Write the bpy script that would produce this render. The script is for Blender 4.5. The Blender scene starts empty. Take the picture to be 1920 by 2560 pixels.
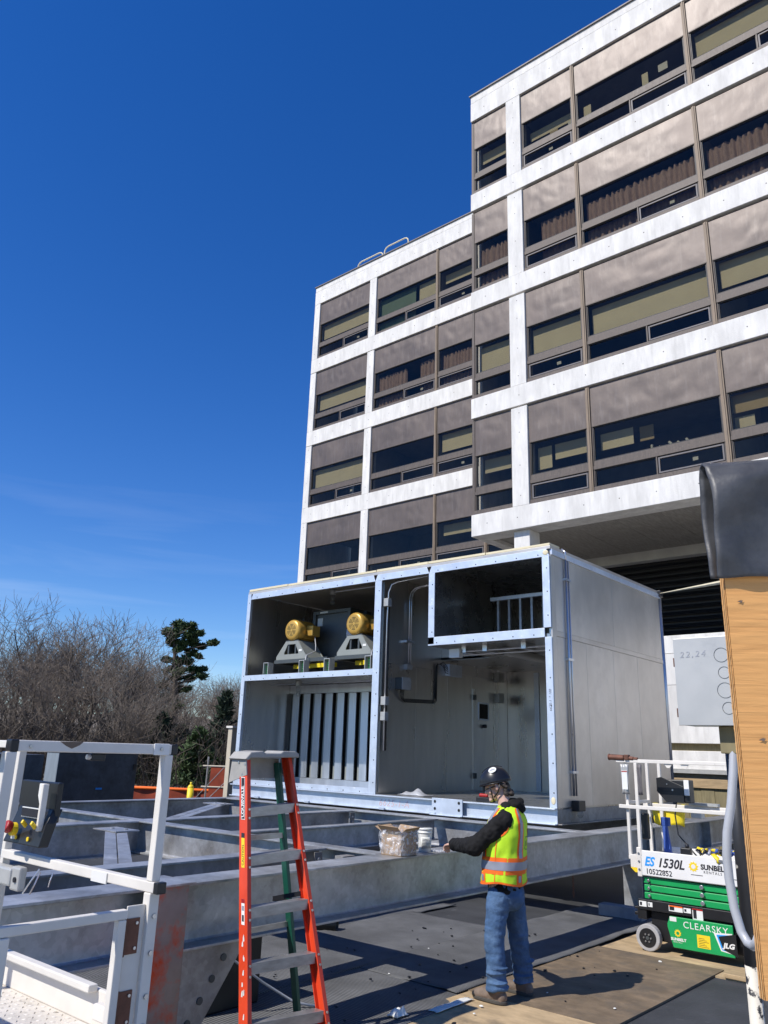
import bpy, bmesh, math, random
from mathutils import Vector, Matrix, noise
R = math.radians
sc = bpy.context.scene
COL = sc.collection

# ------------------------------------------------------------------ camera
cam_d = bpy.data.cameras.new("camera"); cam = bpy.data.objects.new("camera", cam_d); COL.objects.link(cam)
yaw, pit, rol = R(40.8794), R(16.9948), R(1.853)
fwd = Vector((-math.sin(yaw)*math.cos(pit), math.cos(yaw)*math.cos(pit), math.sin(pit)))
r0 = Vector((math.cos(yaw), math.sin(yaw), 0)); u0 = r0.cross(fwd)
rr = r0*math.cos(rol) + u0*math.sin(rol); uu = u0*math.cos(rol) - r0*math.sin(rol)
cam.matrix_world = Matrix(((rr.x, uu.x, -fwd.x, 0), (rr.y, uu.y, -fwd.y, 0), (rr.z, uu.z, -fwd.z, 1.93), (0, 0, 0, 1)))
cam_d.sensor_fit = 'VERTICAL'; cam_d.sensor_height = 36.0; cam_d.sensor_width = 27.0
cam_d.lens = 27.583; cam_d.clip_start = 0.05; cam_d.clip_end = 2000
sc.camera = cam

# ------------------------------------------------------------------ sky, sun, exposure
SUN_EL = R(47.6); to_sun = Vector((-0.297*math.cos(SUN_EL), -0.955*math.cos(SUN_EL), math.sin(SUN_EL)))
w = bpy.data.worlds.new("World"); sc.world = w; w.use_nodes = True
nt = w.node_tree; nt.nodes.clear()
sky = nt.nodes.new("ShaderNodeTexSky"); sky.sky_type = 'NISHITA'; sky.sun_disc = False
sky.sun_elevation = SUN_EL; sky.sun_rotation = math.atan2(to_sun.x, to_sun.y)
sky.altitude = 0; sky.air_density = 1.0; sky.dust_density = 0.0; sky.ozone_density = 6.0
hs = nt.nodes.new("ShaderNodeHueSaturation"); hs.inputs["Hue"].default_value = 0.514; hs.inputs["Saturation"].default_value = 1.27; hs.inputs["Value"].default_value = 1.0
bg = nt.nodes.new("ShaderNodeBackground"); bg.inputs[1].default_value = 0.098
wo = nt.nodes.new("ShaderNodeOutputWorld")
wtc = nt.nodes.new("ShaderNodeTexCoord"); wmp = nt.nodes.new("ShaderNodeMapping"); wmp.inputs["Scale"].default_value = (2.2, 2.2, 26.); wmp.inputs["Location"].default_value = (.3, .9, 0)
wn = nt.nodes.new("ShaderNodeTexNoise"); wn.inputs["Scale"].default_value = 1.1; wn.inputs["Detail"].default_value = 7; wn.inputs["Distortion"].default_value = .4
wr = nt.nodes.new("ShaderNodeMapRange"); wr.inputs[1].default_value = .50; wr.inputs[2].default_value = .85; wr.inputs[3].default_value = 0; wr.inputs[4].default_value = .16
wsx = nt.nodes.new("ShaderNodeSeparateXYZ"); wel = nt.nodes.new("ShaderNodeMapRange"); wel.inputs[1].default_value = .34; wel.inputs[2].default_value = .14; wmu = nt.nodes.new("ShaderNodeMath"); wmu.operation = 'MULTIPLY'   # cirrus only low down
wm = nt.nodes.new("ShaderNodeMix"); wm.data_type = 'RGBA'; wm.inputs["B"].default_value = (8.5, 9.0, 9.6, 1)       # thin cirrus streaks
nt.links.new(wtc.outputs["Generated"], wmp.inputs[0]); nt.links.new(wmp.outputs[0], wn.inputs["Vector"]); nt.links.new(wn.outputs["Fac"], wr.inputs[0]); nt.links.new(wtc.outputs["Generated"], wsx.inputs[0]); nt.links.new(wsx.outputs["Z"], wel.inputs[0]); nt.links.new(wr.outputs[0], wmu.inputs[0]); nt.links.new(wel.outputs[0], wmu.inputs[1]); nt.links.new(wmu.outputs[0], wm.inputs["Factor"])
nt.links.new(sky.outputs[0], hs.inputs["Color"]); nt.links.new(hs.outputs[0], wm.inputs["A"]); nt.links.new(wm.outputs["Result"], bg.inputs[0]); nt.links.new(bg.outputs[0], wo.inputs[0])
sl = bpy.data.lights.new("sun", 'SUN'); sl.energy = 3.4; sl.angle = R(0.53); sl.color = (1.0, 0.955, 0.89)
so = bpy.data.objects.new("sun", sl); COL.objects.link(so)
so.rotation_euler = to_sun.to_track_quat('Z', 'Y').to_euler(); so.location = (0, -20, 40)
sc.view_settings.view_transform = 'Standard'; sc.view_settings.look = 'None'
sc.view_settings.exposure = 0.6; sc.view_settings.gamma = 1.0; sc.view_settings.use_curve_mapping = False
sc.cycles.max_bounces = 8; sc.cycles.transparent_max_bounces = 16
sc.cycles.caustics_reflective = False; sc.cycles.caustics_refractive = False

# ------------------------------------------------------------------ helpers
def tag(o, label=None, cat=None, group=None, kind=None):
    if label: o["label"] = label
    if cat: o["category"] = cat
    if group: o["group"] = group
    if kind: o["kind"] = kind
    return o
def thing(name, label, cat, loc=(0, 0, 0), group=None):
    o = bpy.data.objects.new(name, None); COL.objects.link(o); o.location = loc; o.empty_display_size = 0.2
    return tag(o, label, cat, group)
def root_loc(p):
    while p.parent: p = p.parent
    return Vector(p.location)
class MB:
    """collects world-space polygons and links them as one mesh object"""
    def __init__(s, M=None): s.v = []; s.f = []; s.M = M
    def add(s, vs, fs):
        n = len(s.v)
        for p in vs:
            p = Vector(p); s.v.append(s.M @ p if s.M else p)
        s.f += [tuple(i+n for i in f) for f in fs]; return s
    def box(s, x0, x1, y0, y1, z0, z1):
        if x1 < x0: x0, x1 = x1, x0
        if y1 < y0: y0, y1 = y1, y0
        if z1 < z0: z0, z1 = z1, z0
        return s.add([(x0,y0,z0),(x1,y0,z0),(x1,y1,z0),(x0,y1,z0),(x0,y0,z1),(x1,y0,z1),(x1,y1,z1),(x0,y1,z1)],
              [(0,3,2,1),(4,5,6,7),(0,1,5,4),(1,2,6,5),(2,3,7,6),(3,0,4,7)])
    def bar(s, p0, p1, w, h, up=(0,0,1), ext=0):
        p0, p1, up = Vector(p0), Vector(p1), Vector(up); d = (p1-p0).normalized(); p0 = p0-d*ext; p1 = p1+d*ext
        if abs(d.dot(up)) > .98: up = Vector((0,1,0))
        a = d.cross(up).normalized()*w/2; b = a.cross(d).normalized()*h/2
        vs = [p+q for p in (p0, p1) for q in (-a-b, a-b, a+b, -a+b)]
        return s.add(vs, [(3,2,1,0),(4,5,6,7),(0,1,5,4),(1,2,6,5),(2,3,7,6),(3,0,4,7)])
    def cyl(s, p0, p1, r, n=12, r2=None, cap=True):
        p0, p1 = Vector(p0), Vector(p1); d = (p1-p0).normalized(); r2 = r if r2 is None else r2
        up = Vector((0,0,1)) if abs(d.z) < .9 else Vector((0,1,0))
        a = d.cross(up).normalized(); b = d.cross(a)
        vs = []
        for p, q in ((p0, r), (p1, r2)):
            vs += [p + (a*math.cos(2*math.pi*i/n)+b*math.sin(2*math.pi*i/n))*q for i in range(n)]
        fs = [(i, (i+1) % n, n+(i+1) % n, n+i) for i in range(n)]
        if cap: fs += [tuple(range(n-1, -1, -1)), tuple(range(n, 2*n))]
        return s.add(vs, fs)
    def tube(s, pts, r, n=8, rs=None):
        pts = [Vector(p) for p in pts]; vs = []; a = None
        for i, p in enumerate(pts):
            d = (pts[min(i+1, len(pts)-1)]-pts[max(i-1, 0)]).normalized()
            if a is None:
                up = Vector((0,0,1)) if abs(d.z) < .9 else Vector((0,1,0)); a = d.cross(up).normalized()
            a = (a-d*a.dot(d)).normalized(); b = d.cross(a); q = rs[i] if rs else r
            vs += [p + (a*math.cos(2*math.pi*k/n)+b*math.sin(2*math.pi*k/n))*q for k in range(n)]
        m = len(pts); fs = [(i*n+k, i*n+(k+1) % n, (i+1)*n+(k+1) % n, (i+1)*n+k) for i in range(m-1) for k in range(n)]
        fs += [tuple(range(n-1, -1, -1)), tuple(range((m-1)*n, m*n))]
        return s.add(vs, fs)
    def prism(s, pts, vec):
        pts = [Vector(p) for p in pts]; vec = Vector(vec); n = len(pts)
        return s.add(pts+[p+vec for p in pts], [tuple(range(n-1, -1, -1)), tuple(range(n, 2*n))] + [(i, (i+1) % n, n+(i+1) % n, n+i) for i in range(n)])
    def grid(s, fn, nu, nv, close_u=False):
        n0 = len(s.v); vs = [fn(i/nu, j/nv) for j in range(nv+1) for i in range(nu+(0 if close_u else 1))]
        W = nu if close_u else nu+1
        fs = [(j*W+i, j*W+(i+1) % W, (j+1)*W+(i+1) % W, (j+1)*W+i) for j in range(nv) for i in range(nu)]
        return s.add(vs, fs)
    def ball(s, c, r, n=12, m=8, Mx=None):
        c = Vector(c); rx = (r, r, r) if isinstance(r, (int, float)) else r
        vs = []; fs = []
        for j in range(1, m):
            t = math.pi*j/m
            for i in range(n):
                p = 2*math.pi*i/n; q = Vector((rx[0]*math.sin(t)*math.cos(p), rx[1]*math.sin(t)*math.sin(p), rx[2]*math.cos(t)))
                vs.append(c + (Mx @ q if Mx else q))
        for zz in (rx[2], -rx[2]):
            q = Vector((0, 0, zz)); vs.append(c + (Mx @ q if Mx else q))
        T, B = len(vs)-2, len(vs)-1
        for j in range(m-2):
            for i in range(n): fs.append((j*n+i, (j+1)*n+i, (j+1)*n+(i+1) % n, j*n+(i+1) % n))
        for i in range(n):
            fs.append((T, i, (i+1) % n)); fs.append((B, (m-2)*n+(i+1) % n, (m-2)*n+i))
        return s.add(vs, fs)
    def build(s, name, m, parent=None, smooth=False, bevel=0, at=None, remesh=0, label=None, cat=None, group=None, kind=None, solid=0, subsurf=0, sm=0):
        if parent is not None: o0 = root_loc(parent)
        elif at is not None: o0 = Vector(at)
        else:
            xs = [v.x for v in s.v]; ys = [v.y for v in s.v]; zs = [v.z for v in s.v]
            o0 = Vector(((min(xs)+max(xs))/2, (min(ys)+max(ys))/2, min(zs)))
        me = bpy.data.meshes.new(name); me.from_pydata([v-o0 for v in s.v], [], s.f)
        bm = bmesh.new(); bm.from_mesh(me); bmesh.ops.recalc_face_normals(bm, faces=bm.faces); bm.to_mesh(me); bm.free()
        o = bpy.data.objects.new(name, me); COL.objects.link(o)
        if parent is not None: o.parent = parent
        else: o.location = o0
        if m: me.materials.append(m)
        if remesh:
            md = o.modifiers.new("r", 'REMESH'); md.mode = 'VOXEL'; md.voxel_size = remesh
            if sm:
                md = o.modifiers.new("s", 'SMOOTH'); md.iterations = sm; md.factor = .5
            o.data = baked(o); o.modifiers.clear(); me = o.data
            if not me.materials: me.materials.append(m)
        if smooth:
            for p in me.polygons: p.use_smooth = True
        if solid:
            md = o.modifiers.new("t", 'SOLIDIFY'); md.thickness = solid; md.offset = 0
        if subsurf:
            md = o.modifiers.new("u", 'SUBSURF'); md.levels = subsurf; md.render_levels = subsurf
        if bevel:
            md = o.modifiers.new("b", 'BEVEL'); md.width = bevel; md.segments = 2; md.limit_method = 'ANGLE'; md.angle_limit = R(40)
            md.harden_normals = False
        tag(o, label, cat, group, kind)
        return o
TMP = bpy.data.scenes.new("bake")
def baked(o):
    """evaluate one object's modifiers in an otherwise empty scene"""
    TMP.collection.objects.link(o)
    with bpy.context.temp_override(scene=TMP, view_layer=TMP.view_layers[0]):
        dg = bpy.context.evaluated_depsgraph_get(); dg.update(); me = bpy.data.meshes.new_from_object(o.evaluated_get(dg))
    TMP.collection.objects.unlink(o)
    return me
def lerp(a, b, t): return a+(b-a)*t
def letters(name, s, size, m, parent, org, xa, ya, shear=0, bold=0, space=1, align='LEFT', sx=1, label=None):
    cu = bpy.data.curves.new("t", 'FONT'); cu.body = s; cu.size = size; cu.shear = shear; cu.offset = bold; cu.space_character = space
    cu.align_x = align; cu.extrude = 0.0006; cu.resolution_u = 3
    t = bpy.data.objects.new("t", cu); me = baked(t); bpy.data.objects.remove(t); bpy.data.curves.remove(cu)
    xa, ya = Vector(xa).normalized(), Vector(ya).normalized(); za = xa.cross(ya); org = Vector(org) - root_loc(parent)
    for v in me.vertices: v.co = org + xa*v.co.x*sx + ya*v.co.y + za*v.co.z
    me.materials.clear(); me.materials.append(m)
    o = bpy.data.objects.new(name, me); COL.objects.link(o); o.parent = parent
    if label: o["label"] = label
    return o

# ------------------------------------------------------------------ materials
def pm(name, col, rough=.55, metal=0., amp=.18, scale=3., bump=0., bscale=60., rvar=.12, spec=.5, stretch=(1,1,1), col2=None, lo=.35, hi=.7, detail=6., aniso=None, wear=None, wscale=9., wlo=.60, whi=.66, bstretch=None, wstretch=None):
    m = bpy.data.materials.new(name); m.use_nodes = True; N = m.node_tree.nodes; L = m.node_tree.links
    b = N["Principled BSDF"]; b.inputs["Metallic"].default_value = metal; b.inputs["Specular IOR Level"].default_value = spec
    tc = N.new("ShaderNodeTexCoord"); oi = N.new("ShaderNodeObjectInfo"); va = N.new("ShaderNodeVectorMath"); va.operation = 'MULTIPLY_ADD'
    va.inputs[1].default_value = (37., 53., 71.)
    cmb = N.new("ShaderNodeCombineXYZ")
    for i in range(3): L.new(oi.outputs["Random"], cmb.inputs[i])
    L.new(cmb.outputs[0], va.inputs[0]); L.new(tc.outputs["Object"], va.inputs[2])
    mp = N.new("ShaderNodeMapping"); mp.inputs["Scale"].default_value = stretch; L.new(va.outputs[0], mp.inputs[0])
    n1 = N.new("ShaderNodeTexNoise"); n1.inputs["Scale"].default_value = scale; n1.inputs["Detail"].default_value = detail; n1.inputs["Roughness"].default_value = .6
    L.new(mp.outputs[0], n1.inputs["Vector"])
    rp = N.new("ShaderNodeValToRGB"); rp.color_ramp.elements[0].position = lo; rp.color_ramp.elements[1].position = hi
    c1 = tuple(max(0, c*(1-amp)) for c in col)+(1,); c2 = (tuple(min(1, c*(1+amp)) for c in col) if col2 is None else col2)+(1,)
    rp.color_ramp.elements[0].color = c1; rp.color_ramp.elements[1].color = c2
    L.new(n1.outputs["Fac"], rp.inputs[0]); out = rp.outputs[0]
    if wear:
        n3 = N.new("ShaderNodeTexNoise"); n3.inputs["Scale"].default_value = wscale; n3.inputs["Detail"].default_value = 8; n3.inputs["Roughness"].default_value = .65
        if wstretch:
            m3 = N.new("ShaderNodeMapping"); m3.inputs["Scale"].default_value = wstretch; L.new(va.outputs[0], m3.inputs[0]); L.new(m3.outputs[0], n3.inputs["Vector"])
        else: L.new(va.outputs[0], n3.inputs["Vector"])
        r3 = N.new("ShaderNodeMapRange"); r3.inputs[1].default_value = wlo; r3.inputs[2].default_value = whi; L.new(n3.outputs["Fac"], r3.inputs[0])
        mx = N.new("ShaderNodeMix"); mx.data_type = 'RGBA'; L.new(r3.outputs[0], mx.inputs["Factor"]); L.new(out, mx.inputs["A"]); mx.inputs["B"].default_value = wear+(1,)
        out = mx.outputs["Result"]
    L.new(out, b.inputs["Base Color"])
    mr = N.new("ShaderNodeMapRange"); mr.inputs[3].default_value = max(.02, rough-rvar); mr.inputs[4].default_value = min(1, rough+rvar)
    L.new(n1.outputs["Fac"], mr.inputs[0]); L.new(mr.outputs[0], b.inputs["Roughness"])
    if bump:
        n2 = N.new("ShaderNodeTexNoise"); n2.inputs["Scale"].default_value = bscale; n2.inputs["Detail"].default_value = 4
        if bstretch:
            m2 = N.new("ShaderNodeMapping"); m2.inputs["Scale"].default_value = bstretch; L.new(va.outputs[0], m2.inputs[0]); L.new(m2.outputs[0], n2.inputs["Vector"])
        else: L.new(va.outputs[0], n2.inputs["Vector"])
        bp = N.new("ShaderNodeBump"); bp.inputs["Strength"].default_value = min(1, bump); bp.inputs["Distance"].default_value = .02*max(1, bump)
        L.new(n2.outputs["Fac"], bp.inputs["Height"]); L.new(bp.outputs[0], b.inputs["Normal"])
    return m
def glassy(name, tint, ior=1.5, rough=.01, refl=1.0):
    m = bpy.data.materials.new(name); m.use_nodes = True; N = m.node_tree.nodes; L = m.node_tree.links; N.clear()
    o = N.new("ShaderNodeOutputMaterial"); tr = N.new("ShaderNodeBsdfTransparent"); tr.inputs[0].default_value = tint+(1,)
    gl = N.new("ShaderNodeBsdfGlossy"); gl.inputs["Roughness"].default_value = rough; gl.inputs["Color"].default_value = (refl, refl, refl, 1)
    lw_ = N.new("ShaderNodeLayerWeight"); lw_.inputs[0].default_value = .5; pw = N.new("ShaderNodeMath"); pw.operation = 'POWER'; pw.inputs[1].default_value = 5.
    fr = N.new("ShaderNodeMath"); fr.operation = 'MULTIPLY_ADD'; f0 = ((ior-1)/(ior+1))**2; fr.inputs[1].default_value = .9-f0; fr.inputs[2].default_value = f0
    L.new(lw_.outputs["Facing"], pw.inputs[0]); L.new(pw.outputs[0], fr.inputs[0]); mx = N.new("ShaderNodeMixShader")
    tc = N.new("ShaderNodeTexCoord"); n2 = N.new("ShaderNodeTexNoise"); n2.inputs["Scale"].default_value = 1.3; L.new(tc.outputs["Object"], n2.inputs["Vector"])
    bp = N.new("ShaderNodeBump"); bp.inputs["Strength"].default_value = .15; bp.inputs["Distance"].default_value = .02; L.new(n2.outputs["Fac"], bp.inputs["Height"])
    L.new(bp.outputs[0], gl.inputs["Normal"])
    L.new(fr.outputs[0], mx.inputs[0]); L.new(tr.outputs[0], mx.inputs[1]); L.new(gl.outputs[0], mx.inputs[2]); L.new(mx.outputs[0], o.inputs[0])
    return m
def film():
    """thin creased polythene: clear, with milky creases and sharp glints"""
    m = bpy.data.materials.new("clear_film"); m.use_nodes = True; N = m.node_tree.nodes; L = m.node_tree.links; b = N["Principled BSDF"]
    b.inputs["Base Color"].default_value = (.85,.86,.88,1); b.inputs["Roughness"].default_value = .12; b.inputs["Specular IOR Level"].default_value = .9
    tr = N.new("ShaderNodeBsdfTransparent"); mx = N.new("ShaderNodeMixShader"); tc = N.new("ShaderNodeTexCoord"); n = N.new("ShaderNodeTexNoise"); n.inputs["Scale"].default_value = 16; n.inputs["Detail"].default_value = 5; n.inputs["Distortion"].default_value = 1.5
    L.new(tc.outputs["Object"], n.inputs["Vector"]); mr = N.new("ShaderNodeMapRange"); mr.inputs[1].default_value = .40; mr.inputs[2].default_value = .72; mr.inputs[3].default_value = .10; mr.inputs[4].default_value = .75; L.new(n.outputs["Fac"], mr.inputs[0])
    bp = N.new("ShaderNodeBump"); bp.inputs["Strength"].default_value = .8; bp.inputs["Distance"].default_value = .02; L.new(n.outputs["Fac"], bp.inputs["Height"]); L.new(bp.outputs[0], b.inputs["Normal"])
    L.new(mr.outputs[0], mx.inputs[0]); L.new(tr.outputs[0], mx.inputs[1]); L.new(b.outputs[0], mx.inputs[2]); L.new(mx.outputs[0], N["Material Output"].inputs[0])
    return m
def galv(name, col, rough=.42, metal=.75, cell=26.):
    """hot-dip galvanised steel: crystalline spangle plus cloudy stains"""
    m = pm(name, col, rough, metal, amp=.22, scale=2.2, rvar=.12, bump=.05, bscale=8., wear=(col[0]*.42, col[1]*.37, col[2]*.30), wscale=2.3, wlo=.46, whi=.80)
    N = m.node_tree.nodes; L = m.node_tree.links; b = N["Principled BSDF"]; src = b.inputs["Base Color"].links[0].from_socket
    tc = next(n for n in N if n.type == 'TEX_COORD'); vo = N.new("ShaderNodeTexVoronoi"); vo.inputs["Scale"].default_value = cell; L.new(tc.outputs["Object"], vo.inputs["Vector"])
    bw = N.new("ShaderNodeSeparateColor"); L.new(vo.outputs["Color"], bw.inputs[0])
    mr = N.new("ShaderNodeMapRange"); mr.inputs[3].default_value = .90; mr.inputs[4].default_value = 1.09; L.new(bw.outputs[0], mr.inputs[0])
    mu = N.new("ShaderNodeMix"); mu.data_type = 'RGBA'; mu.blend_type = 'MULTIPLY'; mu.inputs["Factor"].default_value = 1; L.new(src, mu.inputs["A"])
    cc = N.new("ShaderNodeCombineColor")
    for i in range(3): L.new(mr.outputs[0], cc.inputs[i])
    L.new(cc.outputs[0], mu.inputs["B"]); L.new(mu.outputs["Result"], b.inputs["Base Color"])
    return m
M = {}
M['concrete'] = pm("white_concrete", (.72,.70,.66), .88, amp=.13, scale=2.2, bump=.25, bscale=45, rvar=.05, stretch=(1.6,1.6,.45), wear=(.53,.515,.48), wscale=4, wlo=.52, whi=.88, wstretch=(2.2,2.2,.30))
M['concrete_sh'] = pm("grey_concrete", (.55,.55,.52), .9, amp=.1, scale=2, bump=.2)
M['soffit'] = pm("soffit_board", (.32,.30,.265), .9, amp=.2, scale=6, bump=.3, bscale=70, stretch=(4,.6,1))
M['joint'] = pm("dark_joint", (.10,.09,.08), .9)
M['brown'] = pm("bronze_panel", (.122,.097,.084), .50, .25, amp=.14, scale=1.1, rvar=.10, bump=.9, bscale=1.15, stretch=(1.2,1,.6), bstretch=(1.1,1,.7), wear=(.165,.140,.125), wscale=4, wlo=.52, whi=.80, wstretch=(2.4,2.4,.35))
M['frame'] = pm("bronze_frame", (.105,.085,.073), .6, .15, amp=.2, scale=6, stretch=(3,1,.5), wear=(.16,.13,.105), wscale=20, wlo=.55, whi=.75)
M['mullion'] = pm("tan_mullion", (.23,.175,.125), .65, .1, amp=.2, scale=5, stretch=(3,3,.4))
M['ventframe'] = pm("grey_vent_frame", (.15,.138,.14), .6, .1, amp=.12, scale=8)
M['gasket'] = pm("black_gasket", (.02,.02,.022), .6)
M['glass'] = glassy("tinted_glass", (.72,.71,.66), 1.42, .01, .65)
M['blind'] = pm("beige_blind", (.80,.73,.54), .85, amp=.05, scale=2)
M['blind_g'] = pm("green_blind", (.20,.30,.24), .85, amp=.06, scale=2)
M['blind_t'] = pm("tan_blind", (.50,.40,.24), .85, amp=.08, scale=2)
M['curtain'] = pm("brown_curtain", (.40,.29,.26), .9, amp=.2, scale=14, stretch=(1,1,.4))
M['room'] = pm("room_wall", (.34,.33,.32), .9, amp=.1)
M['paper'] = pm("white_paper", (.75,.75,.70), .8, amp=.05)
M['louvre'] = pm("black_louvre", (.012,.012,.014), .55)
M['galv'] = galv("galvanised_steel", (.45,.455,.46), .40, .50)
M['galvd'] = galv("galvanised_plate", (.36,.345,.32), .5, .4)
M['alu'] = pm("aluminium_frame", (.66,.72,.80), .40, .45, amp=.10, scale=4, rvar=.1, wear=(.85,.86,.86), wscale=11, wlo=.60, whi=.70)
M['sheet'] = pm("interior_sheet", (.57,.555,.53), .29, .86, amp=.10, scale=1.3, rvar=.08, stretch=(2,2,.35), bump=.08, bscale=3)
M['outsheet'] = pm("outer_sheet", (.66,.60,.52), .40, .62, amp=.14, scale=1.2, rvar=.10, stretch=(1,1,.6), wear=(.56,.50,.43), wscale=3, wlo=.50, whi=.85, bump=.06, bscale=4)
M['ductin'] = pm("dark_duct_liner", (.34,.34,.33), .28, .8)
M['slat'] = pm("baffle_sheet", (.56,.60,.65), .38, .75, amp=.12, scale=2.5, stretch=(2,2,.3))
M['black'] = pm("black_plastic", (.014,.014,.015), .4, amp=.2)
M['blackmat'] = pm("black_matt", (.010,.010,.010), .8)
M['whitep'] = pm("white_paint", (.72,.675,.60), .42, amp=.07, scale=5, rvar=.1, wear=(.28,.23,.18), wscale=13, wlo=.70, whi=.74)
M['whitec'] = pm("clean_white_paint", (.78,.76,.71), .4, amp=.04, scale=4)
M['green'] = pm("green_paint", (.012,.33,.09), .35, amp=.10, scale=4, rvar=.08, wear=(.02,.10,.04), wscale=10, wlo=.66, whi=.76)
M['tyre'] = pm("grey_tyre", (.38,.37,.36), .75, amp=.12, scale=8, bump=.1)
M['steel'] = pm("bare_steel", (.55,.55,.55), .35, .9, amp=.15, scale=8)
M['yellow'] = pm("yellow", (.80,.62,.02), .5, amp=.1)
M['safyellow'] = pm("label_yellow", (.85,.60,.02), .5, amp=.03)
M['blue'] = pm("label_blue", (.02,.30,.75), .5, amp=.05)
M['navy'] = pm("blue_strap", (.03,.08,.32), .7, amp=.15)
M['red'] = pm("red_plastic", (.38,.018,.014), .45, amp=.1)
M['orange'] = pm("orange_fibreglass", (.66,.055,.013), .42, amp=.13, scale=5, rvar=.1, stretch=(2,2,.3), wear=(.45,.07,.03), wscale=16, wlo=.62, whi=.72)
M['ladalu'] = pm("worn_aluminium", (.40,.385,.36), .42, .7, amp=.2, scale=9, stretch=(1,1,3))
M['capgrey'] = pm("ladder_cap_grey", (.36,.345,.31), .7, amp=.12, scale=12)
M['ladgreen'] = pm("dark_green_fibreglass", (.008,.085,.055), .45, amp=.15)
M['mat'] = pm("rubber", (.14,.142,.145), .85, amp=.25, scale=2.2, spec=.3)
M['deck'] = pm("black_membrane", (.040,.042,.046), .8, amp=.3, scale=1.8, bump=.2, bscale=30, wear=(.12,.12,.12), wscale=5, wlo=.64, whi=.80)
M['ground'] = pm("ground_soil", (.22,.185,.135), .95, amp=.3, scale=.4, bump=.3, bscale=6)
M['ply_d'] = pm("weathered_plywood", (.18,.130,.080), .8, amp=.30, scale=3.5, stretch=(1.0,1.6,1), wear=(.11,.088,.064), wscale=3.2, wlo=.47, whi=.66, bump=.15, bscale=25)
M['ply_l'] = pm("pale_plywood", (.46,.335,.19), .8, amp=.22, scale=4, stretch=(1,2.2,1), wear=(.20,.155,.10), wscale=2.6, wlo=.55, whi=.72, bump=.15, bscale=25)
M['timber'] = pm("timber", (.40,.285,.155), .8, amp=.22, scale=6, stretch=(.6,6,6))
M['hoard'] = pm("olive_board", (.22,.185,.10), .85, amp=.2, scale=5, stretch=(5,5,.5))
M['foam'] = pm("cream_board", (.72,.64,.43), .8, amp=.08)
M['redwall'] = pm("red_tarp", (.33,.055,.02), .8, amp=.25, scale=4)
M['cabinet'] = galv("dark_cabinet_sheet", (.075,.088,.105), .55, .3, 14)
M['cabinet_lit'] = pm("sunlit_cabinet_sheet", (.30,.335,.36), .5, .4, amp=.12, scale=5, stretch=(2,2,.4))  # paler copy of the cabinet sheet, sunlight put into its colour
M['bark'] = pm("bark", (.095,.078,.062), .95, amp=.3, scale=5, stretch=(3,3,.5))
M['twig'] = pm("twig_bark", (.19,.155,.122), .95, amp=.3, scale=.6)
M['pine'] = pm("pine_needles", (.050,.085,.024), .75, amp=.5, scale=.9)
M['spruce'] = pm("spruce_needles", (.022,.040,.018), .8, amp=.5, scale=1.2)
M['brush'] = pm("undergrowth_twigs", (.11,.088,.066), .95, amp=.35, scale=.5)
M['gold'] = pm("gold_motor_paint", (.60,.36,.075), .34, .35, amp=.10, scale=4)
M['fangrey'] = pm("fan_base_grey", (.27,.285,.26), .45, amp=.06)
M['fandark'] = pm("fan_housing_grey", (.085,.095,.095), .45, .3, amp=.12)
M['jbox'] = pm("grey_box_paint", (.46,.46,.44), .42, .25, amp=.06, scale=6, wear=(.33,.34,.34), wscale=5, wlo=.55, whi=.75)
M['conduit'] = pm("grey_conduit", (.42,.43,.45), .4, .1, amp=.08, scale=6)
M['emt'] = pm("emt_conduit", (.62,.63,.65), .32, .9, amp=.05)
M['rubberd'] = pm("rubber_sheet", (.058,.059,.062), .46, amp=.30, scale=9, rvar=.12, bump=.07, bscale=70, wear=(.085,.088,.095), wscale=4, wlo=.5, whi=.75)
M['card'] = pm("cardboard", (.40,.27,.155), .85, amp=.12, scale=5)
M['bucket'] = pm("white_plastic", (.78,.77,.72), .4, amp=.04)
M['plastic'] = film()
M['skin'] = pm("skin", (.62,.385,.295), .5, amp=.10, scale=20)
M['hair'] = pm("brown_hair", (.045,.032,.024), .55, amp=.5, scale=60, bump=.6, bscale=120)
M['hoodie'] = pm("black_cotton", (.014,.0135,.0135), .9, amp=.3, scale=20, bump=.25, bscale=35, spec=.2)
M['denim'] = pm("blue_denim", (.060,.118,.225), .85, amp=.30, scale=7, bump=.3, bscale=50, spec=.25, wear=(.11,.19,.32), wscale=5, wlo=.52, whi=.72)
M['hivis'] = pm("hi_vis_yellow", (.52,.82,.02), .7, amp=.06, scale=12)
M['hiorange'] = pm("hi_vis_orange", (.95,.16,.01), .7, amp=.05)
M['silver'] = pm("reflective_grey", (.30,.31,.36), .5, .2, amp=.08)
M['boot'] = pm("tan_boot_leather", (.17,.125,.095), .75, amp=.25, scale=14, bump=.3, bscale=40)
M['sole'] = pm("boot_sole", (.06,.055,.048), .8)
M['helmet'] = pm("black_helmet", (.012,.012,.014), .34, amp=.1)
M['lens'] = glassy("safety_lens", (.9,.92,.93), 1.25)
M['rust'] = pm("rust_brown", (.16,.07,.045), .6, .4, amp=.3, scale=14)
M['conc'] = pm("concrete_block_grey", (.30,.31,.33), .9, amp=.15, scale=8, bump=.3)
M['ink'] = pm("black_ink", (.015,.015,.02), .6, amp=0)
M['pinkink'] = pm("faded_red_marker", (.60,.48,.50), .6, amp=.1)
M['cream'] = pm("cream_paint", (.55,.48,.36), .6, amp=.1, scale=3)
M['chip'] = pm("brown_chip", (.17,.12,.085), .7)
M['clear'] = glassy("clear_globe", (.85,.87,.88), 1.45)
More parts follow.
